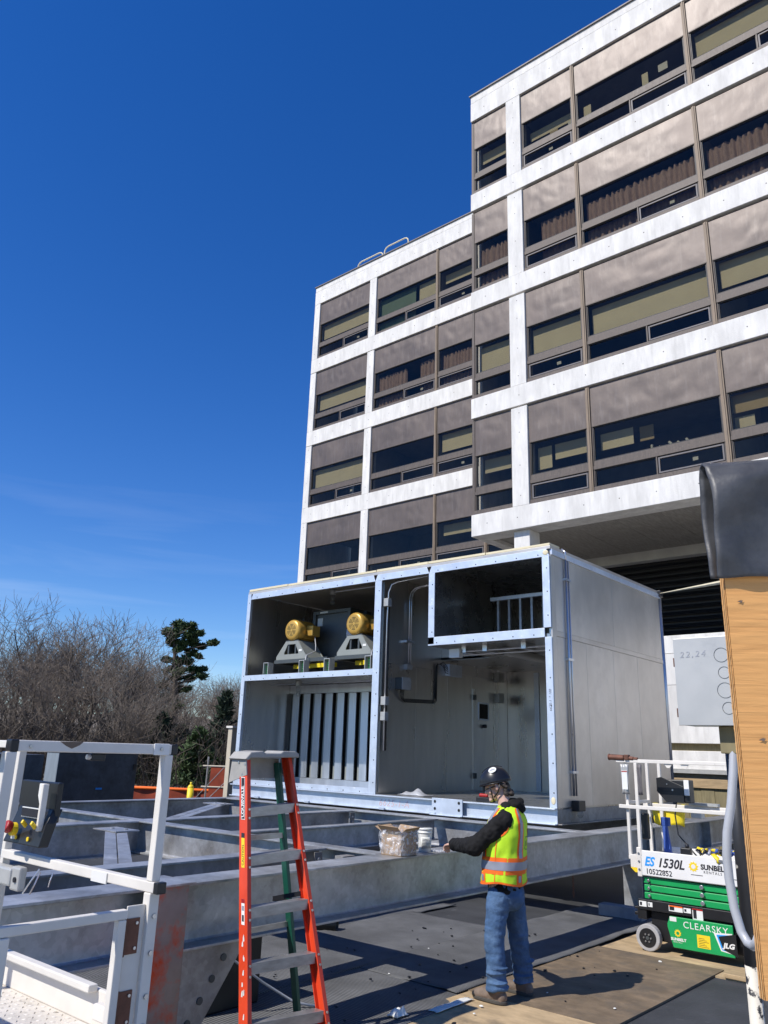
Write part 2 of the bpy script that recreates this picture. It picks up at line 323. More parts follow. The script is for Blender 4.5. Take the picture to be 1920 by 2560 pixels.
def special_mats():
    # ribbed rubber mat: fine ribs as relief
    m = M['mat']; N = m.node_tree.nodes; L = m.node_tree.links; b = N["Principled BSDF"]; tc = next(n for n in N if n.type == 'TEX_COORD')
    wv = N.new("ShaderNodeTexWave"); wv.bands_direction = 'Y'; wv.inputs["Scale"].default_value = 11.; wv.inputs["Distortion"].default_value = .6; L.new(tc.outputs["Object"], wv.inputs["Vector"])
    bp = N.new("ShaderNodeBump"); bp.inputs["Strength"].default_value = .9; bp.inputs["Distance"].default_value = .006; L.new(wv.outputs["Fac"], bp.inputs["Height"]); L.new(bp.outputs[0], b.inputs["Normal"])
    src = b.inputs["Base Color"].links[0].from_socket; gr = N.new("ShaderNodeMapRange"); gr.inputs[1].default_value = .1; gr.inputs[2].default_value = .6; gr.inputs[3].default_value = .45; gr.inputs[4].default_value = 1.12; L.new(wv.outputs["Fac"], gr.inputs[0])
    cc = N.new("ShaderNodeCombineColor"); mu = N.new("ShaderNodeMix"); mu.data_type = 'RGBA'; mu.blend_type = 'MULTIPLY'; mu.inputs["Factor"].default_value = 1     # rib shading painted into the colour: grooves darker, crests lighter
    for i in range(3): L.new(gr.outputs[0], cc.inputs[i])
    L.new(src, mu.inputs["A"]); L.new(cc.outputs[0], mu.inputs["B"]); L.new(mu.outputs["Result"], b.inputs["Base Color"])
    M['deckwhite'] = pm("worn_deck_paint", (.62,.58,.52), .5, amp=.12, scale=6, wear=(.25,.22,.18), wscale=9, wlo=.56, whi=.70)
    # rotary-cut plywood face: stretched rough grain
    for nm, col, dk in (('plyface', (.76,.385,.125), (.69,.335,.105)), ('plyedge', (.66,.38,.15), (.42,.22,.085))):
        m = pm(nm+"_wood", col, .75, amp=.2, scale=4); N = m.node_tree.nodes; L = m.node_tree.links; b = N["Principled BSDF"]; tc = N.new("ShaderNodeTexCoord")
        mp = N.new("ShaderNodeMapping"); mp.inputs["Scale"].default_value = (1.6, 1.6, 30) if nm == 'plyface' else (150, 150, 1.2); L.new(tc.outputs["Object"], mp.inputs[0])
        n = N.new("ShaderNodeTexNoise"); n.inputs["Scale"].default_value = 2.0; n.inputs["Detail"].default_value = 7; n.inputs["Roughness"].default_value = .62; n.inputs["Distortion"].default_value = .8; L.new(mp.outputs[0], n.inputs["Vector"])
        rp = N.new("ShaderNodeValToRGB"); rp.color_ramp.elements[0].position = .30; rp.color_ramp.elements[1].position = .56
        rp.color_ramp.elements[0].color = dk+(1,); rp.color_ramp.elements[1].color = col+(1,); L.new(n.outputs["Fac"], rp.inputs[0]); L.new(rp.outputs[0], b.inputs["Base Color"])
        bp = N.new("ShaderNodeBump"); bp.inputs["Strength"].default_value = .8; bp.inputs["Distance"].default_value = .0025; L.new(n.outputs["Fac"], bp.inputs["Height"]); L.new(bp.outputs[0], b.inputs["Normal"]); M[nm] = m
    # pole with flaking white over black paint
    M['pole'] = pm("flaking_pole_paint", (.62,.57,.47), .6, amp=.08, scale=10, wear=(.022,.022,.024), wscale=16, wlo=.50, whi=.54)
    M['pole_t'] = pm("dark_pole_paint", (.03,.03,.032), .45, amp=.2, wear=(.62,.57,.47), wscale=15, wlo=.60, whi=.64)
    M['redplate'] = pm("overpainted_column", (.30,.27,.25), .45, .55, amp=.2, scale=3, wear=(.55,.085,.03), wscale=2.4, wlo=.47, whi=.60)
    M['mesh'] = glassy("orange_net", (.62,.20,.12), 1.05, .6, .3)
special_mats()

# ================================================================== SETTING: ground, deck, mats
g = MB(); g.add([(-900,-300,-.03),(500,-300,-.03),(500,900,-.03),(-900,900,-.03)], [(0,1,2,3)])
g.build("ground", M['ground'], kind="structure")
d = MB(); d.add([(-26,-8,0),(8,-8,0),(8,23,0),(-26,23,0)], [(0,1,2,3)])
d.build("roof_deck", M['deck'], kind="structure")
pv = MB(); pv.add([(-1.1,-8,.004),(9,-8,.004),(9,23,.004),(-1.1,23,.004)], [(0,1,2,3)]); pv.build("bounce_pavement", M['concrete_sh'], kind="structure")  # unseen pale ground, added to bounce neutral light into the shade
def matsheet(x0, x1, y0, y1, z, seed):
    def fn(u, v):
        x = lerp(x0, x1, u); y = lerp(y0, y1, v); e = min(u, 1-u)*(x1-x0); e2 = min(v, 1-v)*(y1-y0)
        n = noise.noise(Vector((x*1.3+seed, y*1.1, seed))) ; n2 = noise.noise(Vector((x*3+seed, y*4, 3)))
        lift = .012+.010*n+.004*n2 + (.014*max(0, noise.noise(Vector((seed*3, y*2.2, 1)))) if e < .05 else 0)
        wob = .02*noise.noise(Vector((seed, y*1.7, 9)))+.008*noise.noise(Vector((seed, y*7, 4)))
        return (x+(wob if e < .3 else 0), y+.03*noise.noise(Vector((x*2, seed, 2)))*(1 if e2 < .3 else 0), max(.008, z+lift))
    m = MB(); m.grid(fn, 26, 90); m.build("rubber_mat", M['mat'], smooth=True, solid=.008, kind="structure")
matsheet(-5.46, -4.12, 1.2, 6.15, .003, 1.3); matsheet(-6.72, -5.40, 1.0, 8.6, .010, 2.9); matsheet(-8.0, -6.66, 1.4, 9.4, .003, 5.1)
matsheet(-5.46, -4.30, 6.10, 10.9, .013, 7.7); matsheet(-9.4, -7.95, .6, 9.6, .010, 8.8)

def sheet_on_ground(x0, x1, y0, y1, z0, th, m, label, seed, rot=0):
    b = MB()
    def fn(u, v):
        x = lerp(x0, x1, u); y = lerp(y0, y1, v); return (x + rot*(y-y0), y - rot*(x-x0)*.6, z0+th+.004*noise.noise(Vector((x*.8+seed, y*.8, seed))))
    N_ = 12; b.grid(fn, N_, N_)
    top = list(b.v); ring = [i for i in range(N_+1)]+[j*(N_+1)+N_ for j in range(1, N_+1)]+[N_*(N_+1)+i for i in range(N_-1, -1, -1)]+[j*(N_+1) for j in range(N_-1, 0, -1)]
    n = len(b.v); b.v += [Vector((top[i].x, top[i].y, z0)) for i in ring]
    for k in range(len(ring)): b.f.append((ring[k], ring[(k+1) % len(ring)], n+(k+1) % len(ring), n+k))
    b.build("plywood_sheet", m, label=label, cat="plywood", group="plywood sheets laid as a walkway")
sheet_on_ground(-4.30, -3.00, 6.25, 8.66, .004, .018, M['ply_d'], "dark weathered plywood sheet on the ground, carrying the worker's shadow", 3, .012)
sheet_on_ground(-4.36, -3.10, 3.75, 6.27, .001, .018, M['ply_l'], "pale plywood sheet on the ground at the bottom edge, under the worker's front boot", 5, .03)
sheet_on_ground(-4.25, -1.80, 8.40, 9.75, -.002, .018, M['ply_l'], "pale plywood sheet on the ground beneath the green scissor lift's wheels", 8, .0)

# ================================================================== BUILDING
FR, FL = 18.18, 23.14
ZF = [8.57, 12.25, 15.95, 19.66]
bld = thing("office_building", "white concrete office block with bronze panels and tinted ribbon windows, stepped in two wings", "building", (-12.34, FR, 0))
def band(x0, x1, F, z0, z1, name="concrete_band", off=0.):
    MB().box(x0, x1, F-.05+off, F+.36, z0, z1).build(name, M['concrete'], bld, bevel=.012)
def curtain(p, x0, x1, z0, z1, y):
    n = max(8, int((x1-x0)/.035))
    MB().grid(lambda u, v: (lerp(x0, x1, u)+.006*math.sin(v*5), y+.035*math.sin(u*(x1-x0)*38+1.6*math.sin(u*(x1-x0)*7))+.01*math.sin(u*90), lerp(z0, z1-(.05*abs(math.sin(u*(x1-x0)*19))), v)), n, 3).build("curtain", M['curtain'], p, smooth=True)
def blind(p, x0, x1, z0, z1, y, m): MB().box(x0, x1, y, y+.012, z0, z1).build("blind", m, p)
def ring(mb, x0, x1, z0, z1, w, y0, y1):
    mb.box(x0, x0+w, y0, y1, z0, z1).box(x1-w, x1, y0, y1, z0, z1).box(x0+w, x1-w, y0, y1, z0, z0+w).box(x0+w, x1-w, y0, y1, z1-w, z1)
def bay(x0, x1, F, z0, kind, vent, seed):
    rnd = random.Random(seed); zt = z0+2.985
    # dented sheet panel: real relief
    def fn(u, v):
        x = lerp(x0+.004, x1-.004, u); z = lerp(z0+1.86, zt, v); e = min(u, 1-u, v*.6, (1-v)*.6)*6; e = min(1, e)
        dn = noise.noise(Vector((x*1.1+seed, z*1.3, seed)))*.016 + abs(noise.noise(Vector((x*2.4, z*1.8+seed, 7))))*-.018 + abs(noise.noise(Vector((x*5, z*2.6+seed, 3))))*-.006
        return (x, F+.025+e*dn, z)
    b = MB().grid(fn, max(14, int((x1-x0)*16)), 18); b.build("metal_panel", M['brown'], bld, smooth=True)
    f = MB()
    f.box(x0, x1, F+.0, F+.16, z0+.003, z0+.13)                       # sill
    f.box(x0, x1, F+.015, F+.16, z0+.61, z0+.71).box(x0, x1, F+.035, F+.16, z0+.713, z0+.85)   # stepped transom
    f.box(x0, x0+.03, F+.03, F+.16, z0+.13, z0+1.86).box(x1-.03, x1, F+.03, F+.16, z0+.13, z0+1.86)
    f.box(x0, x1, F+.02, F+.16, z0+1.825, z0+1.862)
    wd = f.build("window", M['frame'], bld, bevel=.004)
    gk = MB(); ring(gk, x0+.03, x1-.03, z0+.85, z0+1.825, .028, F+.05, F+.09)
    if vent == 'op':
        ring(gk, x0+.03, x1-.03, z0+.13, z0+.61, .025, F+.05, F+.10)
    elif vent == 'half':
        xm = lerp(x0, x1, .5); ring(gk, x0+.03, xm, z0+.13, z0+.61, .025, F+.05, F+.10); ring(gk, xm+.02, x1-.03, z0+.13, z0+.61, .025, F+.05, F+.10)
    else: ring(gk, x0+.03, x1-.03, z0+.13, z0+.61, .025, F+.05, F+.10)
    gk.build("gasket", M['gasket'], wd)
    MB().box(x0+.05, x1-.05, F+.068, F+.074, z0+.87, z0+1.80).build("pane", M['glass'], wd)
    if vent == 'half':
        xm = lerp(x0, x1, .5); MB().box(xm-.005, xm+.025, F+.02, F+.14, z0+.131, z0+.609).build("mullion", M['frame'], wd)
        MB().box(x0+.05, xm-.02, F+.072, F+.078, z0+.15, z0+.59).build("pane", M['glass'], wd); vx0, vx1 = xm+.045, x1-.055
    else: vx0, vx1 = x0+.055, x1-.055
    if vent in ('op', 'half'):
        v = MB(); ring(v, vx0, vx1, z0+.16, z0+.58, .038, F+.035, F+.085); v.build("vent_frame", M['ventframe'], wd, bevel=.004)
        MB().box(vx0+.03, vx1-.03, F+.062, F+.068, z0+.19, z0+.55).build("pane", M['glass'], wd)
        if seed % 2 == 0: MB().box(lerp(vx0, vx1, .52), lerp(vx0, vx1, .52)+.13, F+.09, F+.095, z0+.33, z0+.42).build("paper_label", M['paper'], wd)
    else: MB().box(vx0, vx1, F+.072, F+.078, z0+.15, z0+.59).build("pane", M['glass'], wd)
    yb = F+.24; W = x1-x0; za, zb = z0+.86, z0+1.83
    if kind == 'curtain':
        curtain(wd, x0+.10, x1-.05, z0+.2, zb-.18, yb)
    elif kind == 'curtain2':
        curtain(wd, x0+.10, x0+.50*W, z0+.2, zb-.14, yb); curtain(wd, x0+.72*W, x1-.05, z0+.2, zb-.1, yb)
    elif kind == 'curtainr':
        curtain(wd, x0+.28*W, x1-.05, z0+.2, zb-.12, yb)
    elif kind == 'blind': blind(wd, x0+.09, x1-.03, za+.02, zb-.05, yb, M['blind'])
    elif kind == 'blind3': blind(wd, x0+.10, x1-.03, za+.22, zb-.02, yb, M['blind'])
    elif kind == 'blindhi': blind(wd, x0+.14, x1-.05, zb-.48, zb-.06, yb+.1, M['blind'])
    elif kind == 'blindhi2': blind(wd, x0+.10, x0+.3*W, zb-.75, zb-.1, yb+.1, M['blind']); blind(wd, x0+.36*W, x1-.05, zb-.55, zb-.1, yb+.1, M['blind'])
    elif kind == 'green': blind(wd, x0+.02, x0+.62*W, z0+.16, zb-.01, yb, M['blind_g']); blind(wd, x0+.68*W, x1-.04, za, zb-.06, yb, M['blind'])
    elif kind == 'tan': blind(wd, x0+.04, x1-.04, zb-.48, zb-.02, yb, M['blind_t']); blind(wd, x0+.05, x0+.5, za, za+.42, yb+.1, M['blind'])
    elif kind == 'stuff':
        blind(wd, x0+.10, x0+.3*W, zb-.6, zb-.14, yb+.1, M['blind']); MB().box(x0+.34*W, x0+.45*W, yb+.2, yb+.22, zb-.55, zb-.15).build("picture", M['blind_t'], wd)
        for k in range(5): MB().cyl((x0+W*(.44+.07*k*rnd.random()+.03*k), yb+.1, za), (x0+W*(.44+.07*k*.5+.03*k), yb+.1, za+.12+.1*rnd.random()), .035, 8).build("sill_item", M['paper'], wd)
    elif kind == 'papers':
        MB().box(x0+.05*W, x0+.12*W, yb, yb+.01, za, za+.55).build("paper_notice", M['blind'], wd); MB().box(x0+.60*W, x0+.655*W, yb, yb+.01, za+.2, za+.62).build("paper_notice", M['blind'], wd)
        MB().box(x0+.76*W, x0+.84*W, F+.10, F+.105, za+.25, za+.5).build("paper_notice", M['paper'], wd)
        for k in range(7): MB().box(x0+W*(.08+.06*k), x0+W*(.10+.06*k)+.05*rnd.random(), yb, yb+.1, z0+.18, z0+.24+.22*rnd.random()).build("sill_item", M['paper'] if k % 2 else M['blind_t'], wd)
    elif kind == 'partial':
        blind(wd, x0+.12, x1-.06, zb-.52, zb-.2, yb+.15, M['blind']); MB().box(x1-.25, x1-.07, yb, yb+.01, za+.1, za+.34).build("paper_notice", M['paper'], wd)
        MB().box(x0+.5*W, x0+.66*W, yb, yb+.03, za, za+.3).build("sill_item", M['blind_t'], wd)
def rooms(x0, x1, F, z0, parts):
    b = MB(); b.box(x0, x1, F+3.0, F+3.08, z0, z0+3.0); b.box(x0, x1, F+.37, F+3.0, z0+2.5, z0+2.56); b.box(x0, x1, F+.17, F+3.0, z0-.05, z0-.01)
    for p in parts: b.box(p-.06, p+.06, F+.2, F+2.99, z0+.01, z0+2.49)
    b.build("room_interior", M['room'], bld)
XR1 = 3.0
RB = [(-12.25,-10.97), (-10.42,-8.645), (-8.525,-5.17), (-5.05,-1.70), (-1.58, 1.75)]
kindsR = {0: ['blindhi','blindhi2','stuff','tan','blind'], 1: ['blind','blind','blind','blind3','blind'], 2: ['curtain','curtainr','curtain','curtain','curtain'], 3: ['blindhi','partial','papers','blind3','blind']}
ventsR = ['none','op','half','half','half']
for i, z0 in enumerate(ZF):
    band(-12.34, XR1, FR, z0-.65 if i else 7.92, z0)
    rooms(-12.2, XR1, FR, z0, (-10.7, -5.1))
    MB().box(-10.955, -10.43, FR-.044, FR+.36, z0+.004, z0+2.985).build("concrete_pier", M['concrete'], bld, bevel=.01)
    MB().box(-12.34, -12.255, FR+.01, FR+.20, z0+.003, z0+2.985).build("corner_mullion", M['frame'], bld)
    for (x0, x1) in ((-8.64,-8.53), (-5.165,-5.055), (-1.695,-1.585)):
        MB().box(x0, x1, FR-.02, FR+.2, z0+.003, z0+2.985).box(x0+.035, x1-.035, FR-.04, FR-.02, z0+.003, z0+2.985).build("mullion", M['mullion'], bld, bevel=.004)
    for k, (x0, x1) in enumerate(RB): bay(x0, x1, FR, z0, kindsR[i][k], ventsR[k], i*7+k)
band(-12.34, XR1, FR, 22.645, 23.40); band(-12.34, XR1, FR, 23.412, 23.70, off=.008)
MB().box(-12.38, XR1, FR-.09, FR+.4, 23.70, 23.745).build("coping", M['ventframe'], bld)
MB().box(-12.34, -12.2, FR+.361, 27.5, 7.92, 23.70).box(-12.2, XR1, FR+.362, 27.5, 23.2, 23.3).build("side_wall", M['concrete'], bld)
LBX = [(-24.50,-21.30), (-20.86,-17.52), (-17.40,-15.20), (-15.08,-12.36)]
kindsL = {0: ['dark','dark','blindhi','dark'], 1: ['blind','dark','blind3','dark'], 2: ['blind3','curtain2','curtain','dark'], 3: ['blind3','green','blindhi','dark']}
ventsL = ['half','half','op','half']
for i, z0 in enumerate([4.88]+ZF):
    if i == 0: z0 = 4.88
    zt0 = z0
    band(-24.87, -12.345, FL, zt0-.70, zt0); 
    MB().box(-24.87, -24.51, FL-.044, FL+.36, zt0+.004, zt0+2.985).build("concrete_pier", M['concrete'], bld, bevel=.01)
    MB().box(-21.28, -20.88, FL-.044, FL+.36, zt0+.004, zt0+2.985).build("concrete_pier", M['concrete'], bld, bevel=.01)
    if i == 0:
        MB().box(-24.5, -12.36, FL+.03, FL+.1, zt0+.002, zt0+2.985).build("metal_panel", M['brown'], bld); continue
    rooms(-24.6, -12.35, FL, z0, (-21.1, -17.45))
    for (x0, x1) in ((-17.515,-17.405), (-15.195,-15.085)):
        MB().box(x0, x1, FL-.02, FL+.2, z0+.003, z0+2.985).box(x0+.035, x1-.035, FL-.04, FL-.02, z0+.003, z0+2.985).build("mullion", M['mullion'], bld, bevel=.004)
    for k, (x0, x1) in enumerate(LBX): bay(x0, x1, FL, z0, kindsL[i-1][k], ventsL[k], 50+i*7+k)
band(-24.87, -12.345, FL, 22.645, 23.36); band(-24.87, -12.345, FL, 23.372, 23.62, off=.008)
MB().box(-24.91, -12.345, FL-.09, FL+.4, 23.62, 23.665).build("coping", M['ventframe'], bld)
MB().box(-24.87, -24.73, FL+.361, 30, 0, 23.6).box(-24.72, -12.345, FL+.362, 30, 23.1, 23.2).build("side_wall", M['concrete'], bld)
MB().box(-24.87, -12.345, FL-.02, FL+.3, 0, 4.17).build("base_wall", M['concrete'], bld)
th = MB(); rnd = random.Random(4)
def holes(x0, x1, F, zs, step):
    x = x0+.5
    while x < x1:
        for z in zs: th.cyl((x, F-.0535, z), (x, F-.049, z), .015, 8)
        x += step*(.9+.2*rnd.random())
for z0 in ZF: holes(-12.3, 0, FR, (z0-.32,), 1.05); holes(-24.8, -12.6, FL, (z0-.33,), 1.1)
holes(-12.3, 0, FR, (23.0,), 1.2); holes(-24.8, -12.6, FL, (22.95,), 1.2)
for z0 in ZF:
    for dz in (.3, 1.2, 2.2, 2.8): th.cyl((-10.69, FR-.048, z0+dz), (-10.69, FR-.043, z0+dz), .013, 8); th.cyl((-21.08, FL-.048, z0+dz), (-21.08, FL-.043, z0+dz), .013, 8); th.cyl((-24.69, FL-.048, z0+dz), (-24.69, FL-.043, z0+dz), .013, 8)
th.build("tie_hole_rows", M['joint'], bld, kind="stuff")
# soffit, column, back beam, louvre
MB().box(-12.34, XR1, 18.545, 18.80, 7.925, 8.5).box(-12.34, -12.04, 18.80, 23.0, 7.925, 8.5).build("soffit_edge_beam", M['concrete'], bld, bevel=.01)
x = -12.03
while x < XR1-.1:
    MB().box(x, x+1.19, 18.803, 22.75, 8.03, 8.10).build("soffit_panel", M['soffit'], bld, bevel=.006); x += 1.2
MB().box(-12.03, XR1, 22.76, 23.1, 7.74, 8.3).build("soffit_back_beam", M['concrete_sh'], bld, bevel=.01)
MB().box(-11.03, -10.53, 18.30, 18.86, 0, 7.92).build("concrete_column", M['concrete'], bld, bevel=.02)
lv = MB().box(-12.0, XR1, 23.3, 23.36, 3.0, 9.0).build("louvre", M['louvre'], bld)
for k in range(15):
    z = 4.95+k*.187; MB().add([(-11.4,23.29,z+.12),(XR1,23.29,z+.12),(XR1,23.17,z),(-11.4,23.17,z),(-11.4,23.29,z+.13),(XR1,23.29,z+.13),(XR1,23.16,z+.012),(-11.4,23.16,z+.012)], [(0,1,2,3),(7,6,5,4),(0,4,5,1),(2,6,7,3),(0,3,7,4),(1,5,6,2)]).build("slat", M['louvre'], lv)
# roof rails and boxes
def roofrail(xa, xb, y, zb, zt, label):
    pts = [(xa, y, zb), (xa, y, zt-.25)] + [(xa+.25*(1-math.cos(a)), y, zt-.25+.25*math.sin(a)) for a in (R(30), R(60), R(90))] + [(xb-.25+.25*math.sin(a), y, zt-.25+.25*math.cos(a)) for a in (R(0), R(30), R(60), R(90))] + [(xb, y, zb)]
    MB().tube(pts, .032, 8).build("roof_rail", M['foam'], smooth=True, label=label, cat="railing")
roofrail(-23.35, -21.72, 24.4, 23.3, 25.12, "cream tube guard rail on the lower roof, the left one, beside a white vent box")
roofrail(-21.62, -20.15, 24.4, 23.3, 25.25, "cream tube guard rail on the lower roof, the right one, higher up the skyline")
MB().box(-22.35, -21.95, 24.9, 25.3, 23.3, 24.96).box(-22.4, -21.9, 24.85, 25.35, 24.96, 25.0).build("roof_vent", M['whitec'], label="white vent box on the lower roof behind the cream rails", cat="roof vent")
MB().prism([(-24.05,24.6,23.3),(-23.5,24.6,23.3),(-23.5,24.6,25.05),(-23.62,24.6,25.0)], (0,.4,0)).build("roof_cowl", M['whitec'], label="white slanted cowl on the lower roof, at the far left of the rails", cat="roof vent")
# low sunlit wall in front of the louvre
lw = thing("low_concrete_wall", "white low concrete wall with dark joints under the black louvre, behind the grey box", "wall", (-6.5, 20.4, 0))
for (z0, z1) in ((4.60,5.06), (3.80,4.592), (2.37,3.792)): MB().box(-11.5, XR1, 20.4, 20.7, z0, z1).build("wall_panel", M['concrete'], lw, bevel=.008)
MB().box(-11.5, XR1, 20.55, 20.7, 2.19, 2.372).build("wall_slot", M['hoard'], lw); MB().box(-11.5, XR1, 20.38, 20.7, 1.75, 2.19).build("wall_panel", M['concrete'], lw, bevel=.01)
MB().box(-11.5, XR1, 20.3, 20.7, 1.66, 1.748).build("ledge", M['jbox'], lw); MB().box(-11.5, XR1, 20.6, 20.7, 0, 1.66).build("wall_base", M['conc'], lw)
hd = thing("timber_hoarding", "olive timber hoarding of upright boards below the white low wall", "hoarding", (-6.0, 19.4, 0))
x = -9.6
while x < -1:
    MB().box(x, x+.30, 19.45+.01*((int(x*10)) % 2), 19.48, 0, 1.52).build("board", M['hoard'], hd); x += .305
MB().box(-9.6, -1, 19.40, 19.445, 1.36, 1.56).build("top_rail", M['timber'], hd, bevel=.004)
for x in (-7.55, -6.1, -4.7): MB().box(x, x+.1, 19.40, 19.449, 0, 1.358).build("batten", M['hoard'], hd)

# ================================================================== STEEL PLATFORM FRAME
ZT = 1.05
fr = thing("steel_platform_frame", "galvanised steel beam grillage on short columns, carrying the silver enclosure", "steel frame", (-8.5, 6, 0))
def ibeam(axis, c, a0, a1, w, dep, name="beam", tf=.018, tw=.012, zt=ZT, m=None):
    b = MB(); z1 = zt; z0 = zt-dep
    secs = [(c-w/2, c+w/2, z1-tf, z1), (c-w/2, c+w/2, z0, z0+tf), (c-tw/2, c+tw/2, z0+tf, z1-tf)]
    pts = [(-w/2,z0),(w/2,z0),(w/2,z0+tf),(tw/2+.012,z0+tf),(tw/2,z0+tf+.014),(tw/2,z1-tf-.014),(tw/2+.012,z1-tf),(w/2,z1-tf),(w/2,z1),(-w/2,z1),(-w/2,z1-tf),(-tw/2-.012,z1-tf),(-tw/2,z1-tf-.014),(-tw/2,z0+tf+.014),(-tw/2-.012,z0+tf),(-w/2,z0+tf)]
    if axis == 'Y': b.prism([(c+p, a0, z) for p, z in pts], (0, a1-a0, 0))
    else: b.prism([(a0, c+p, z) for p, z in pts], (a1-a0, 0, 0))
    return b.build(name, m or M['galv'], fr, bevel=.003)
ibeam('Y', -4.83, -2.0, 15.6, .30, .41)
ibeam('Y', -5.68, -2.0, 5.78, .20, .30, zt=ZT-.003)
ibeam('Y', -8.85, -2.0, 9.62, .24, .38, zt=ZT-.002)
ibeam('Y', -12.0, -2.0, 15.0, .24, .41)
ibeam('X', 5.88, -11.9, -4.985, .18, .36, zt=ZT+.002)
ibeam('X', 9.75, -11.9, -4.985, .22, .38, zt=ZT-.001)
ibeam('X', 13.6, -11.9, -4.985, .22, .38, zt=ZT-.001)
ibeam('Y', -7.2, 5.98, 9.63, .16, .28, zt=ZT-.005)
ibeam('X', 1.0, -11.9, -4.985, .18, .36, zt=ZT+.002)
def plate(pts, vec, name="gusset", m=None, bolts=()):
    o = MB().prism(pts, vec).build(name, m or M['galvd'], fr, bevel=.002)
    return o
def boltrow(o, pts, n, r=.016):
    for p in pts:
        p = Vector(p); n = Vector(n); MB().cyl(p, p+n*.014, r, 6).build("bolt", M['galv'], o)
# near column with overpainted face and its knee gussets
col = MB().box(-4.97, -4.69, 3.285, 3.305, .02, ZT-.41).box(-4.97, -4.69, 3.50, 3.52, .02, ZT-.41).box(-4.84, -4.82, 3.305, 3.50, .02, ZT-.41).box(-5.06, -4.60, 3.2, 3.6, .0, .02).build("column", M['galv'], fr, bevel=.002)
MB().box(-4.68, -4.655, 3.25, 3.53, .02, ZT+.006).build("stiffener_plate", M['redplate'], fr, bevel=.003)
MB().box(-4.99, -4.62, 3.22, 3.56, ZT+.002, ZT+.016).build("cap_plate", M['galv'], fr, bevel=.003)
gs = plate([(-4.72,3.53,ZT-.415),(-4.72,4.12,ZT-.415),(-4.72,3.72,.10),(-4.72,3.60,.05),(-4.72,3.53,.08)], (-.016,0,0))
for k in range(4):
    t = k/3.; MB().cyl((-4.7195, lerp(3.92,3.66,t), lerp(.55,.20,t)), (-4.713, lerp(3.92,3.66,t), lerp(.55,.20,t)), .024, 14).build("bolt_hole", M['fandark'], gs)
for (x, y) in ((-4.83, 11.0), (-4.83, 15.0), (-12.0, 3.4), (-12.0, 11.0), (-12.0, 14.6), (-8.85, 3.4), (-8.85, 9.4), (-4.83, -1.0)):
    MB().box(x-.13, x+.13, y-.13, y-.11, .02, ZT-.42).box(x-.13, x+.13, y+.11, y+.13, .02, ZT-.42).box(x-.01, x+.01, y-.11, y+.11, .02, ZT-.42).box(x-.2, x+.2, y-.2, y+.2, 0, .02).build("column", M['galv'], fr, bevel=.002)
# double flat bracing bars with bolted plates
def brace(p0, p1, w=.11, gap=.012):
    p0, p1 = Vector(p0), Vector(p1); d = (p1-p0).normalized(); s = d.cross(Vector((0,0,1)))*(w/2+gap/2)
    for k in (-1, 1): MB().bar(p0+s*k, p1+s*k, w, .012).build("brace_bar", M['galv'], fr, bevel=.002)
    e = p0; o = MB().box(e.x-.25, e.x+.22, e.y-.14, e.y+.16, e.z+.007, e.z+.021).build("brace_plate", M['galv'], fr, bevel=.002)
    boltrow(o, [(e.x-.08, e.y, e.z+.021), (e.x+.10, e.y+.06, e.z+.021)], (0,0,1), .022)
brace((-8.42, 5.30, .985), (-5.85, 3.75, .965)); brace((-11.35, 9.05, .985), (-9.1, 6.35, .975)); brace((-11.6, 1.4, .985), (-9.0, 5.5, .975))
# stiffeners and clip angles
for (x, y) in ((-8.72, 9.50), (-5.57, 5.60)):
    o = MB().box(x, x+.012, y, y+.10, ZT-.33, ZT-.03).build("clip_angle", M['galvd'], fr, bevel=.002)
    boltrow(o, [(x+.012, y+.05, ZT-.09-.07*k) for k in range(4)], (1,0,0), .018)
for y in (5.88, 9.75): o = MB().box(-4.995, -4.985, y-.13, y+.13, ZT-.36, ZT-.02).build("end_plate", M['galvd'], fr)
for y in (7.8, 11.4, 13.6): MB().box(-4.822, -4.70, y, y+.014, ZT-.39, ZT-.02).build("stiffener", M['galv'], fr)
o = MB().box(-5.30, -5.20, 5.60, 5.76, ZT-.16, ZT-.03).build("clip_angle", M['galvd'], fr); boltrow(o, [(-5.25, 5.6, ZT-.09)], (0,-1,0), .025)
# handwriting on the skid is added with the enclosure

# ================================================================== ENCLOSURE
EX0, EX1, EY0, EY1, EZ0, EZ1 = -12.43, -5.555, 10.23, 14.35, 1.27, 4.92
en = thing("equipment_enclosure", "large open-fronted silver sheet-metal enclosure on the steel frame, in front of the building", "enclosure", (-9, 12.3, ZT))
# base skid (C channels)
b = MB(); b.box(EX0, EX1, EY0-.02, EY0-.008, ZT+.02, EZ0-.02).box(EX0, EX1, EY0-.09, EY0-.008, ZT+.004, ZT+.02).box(EX0, EX1, EY0-.09, EY0-.008, EZ0-.02, EZ0-.004)
b.build("skid_channel", M['alu'], en, bevel=.003)
b = MB(); b.box(EX1-.012, EX1, EY0-.007, EY1, ZT+.02, EZ0-.02).box(EX1, EX1+.06, EY0-.007, EY1, ZT+.004, ZT+.02); b.build("skid_channel", M['galvd'], en, bevel=.003)
b = MB(); b.box(EX0, EX0+.012, EY0-.007, EY1, ZT+.02, EZ0-.02).box(EX0, EX1-.02, EY1-.012, EY1, ZT+.02, EZ0-.02); b.build("skid_channel", M['galvd'], en)
for x in (-11.6, -10.3, -8.6, -7.6, -6.2): MB().box(x-.05, x+.05, EY0-.13, EY0-.09, ZT+.004, ZT+.035).build("clip", M['alu'], en)
lug = MB().box(-7.62, -7.06, EY0-.105, EY0-.09, ZT+.0, EZ0+.02).box(-7.62, -7.06, EY0-.16, EY0-.105, ZT+.0, ZT+.012).build("lifting_lug", M['alu'], en, bevel=.003)
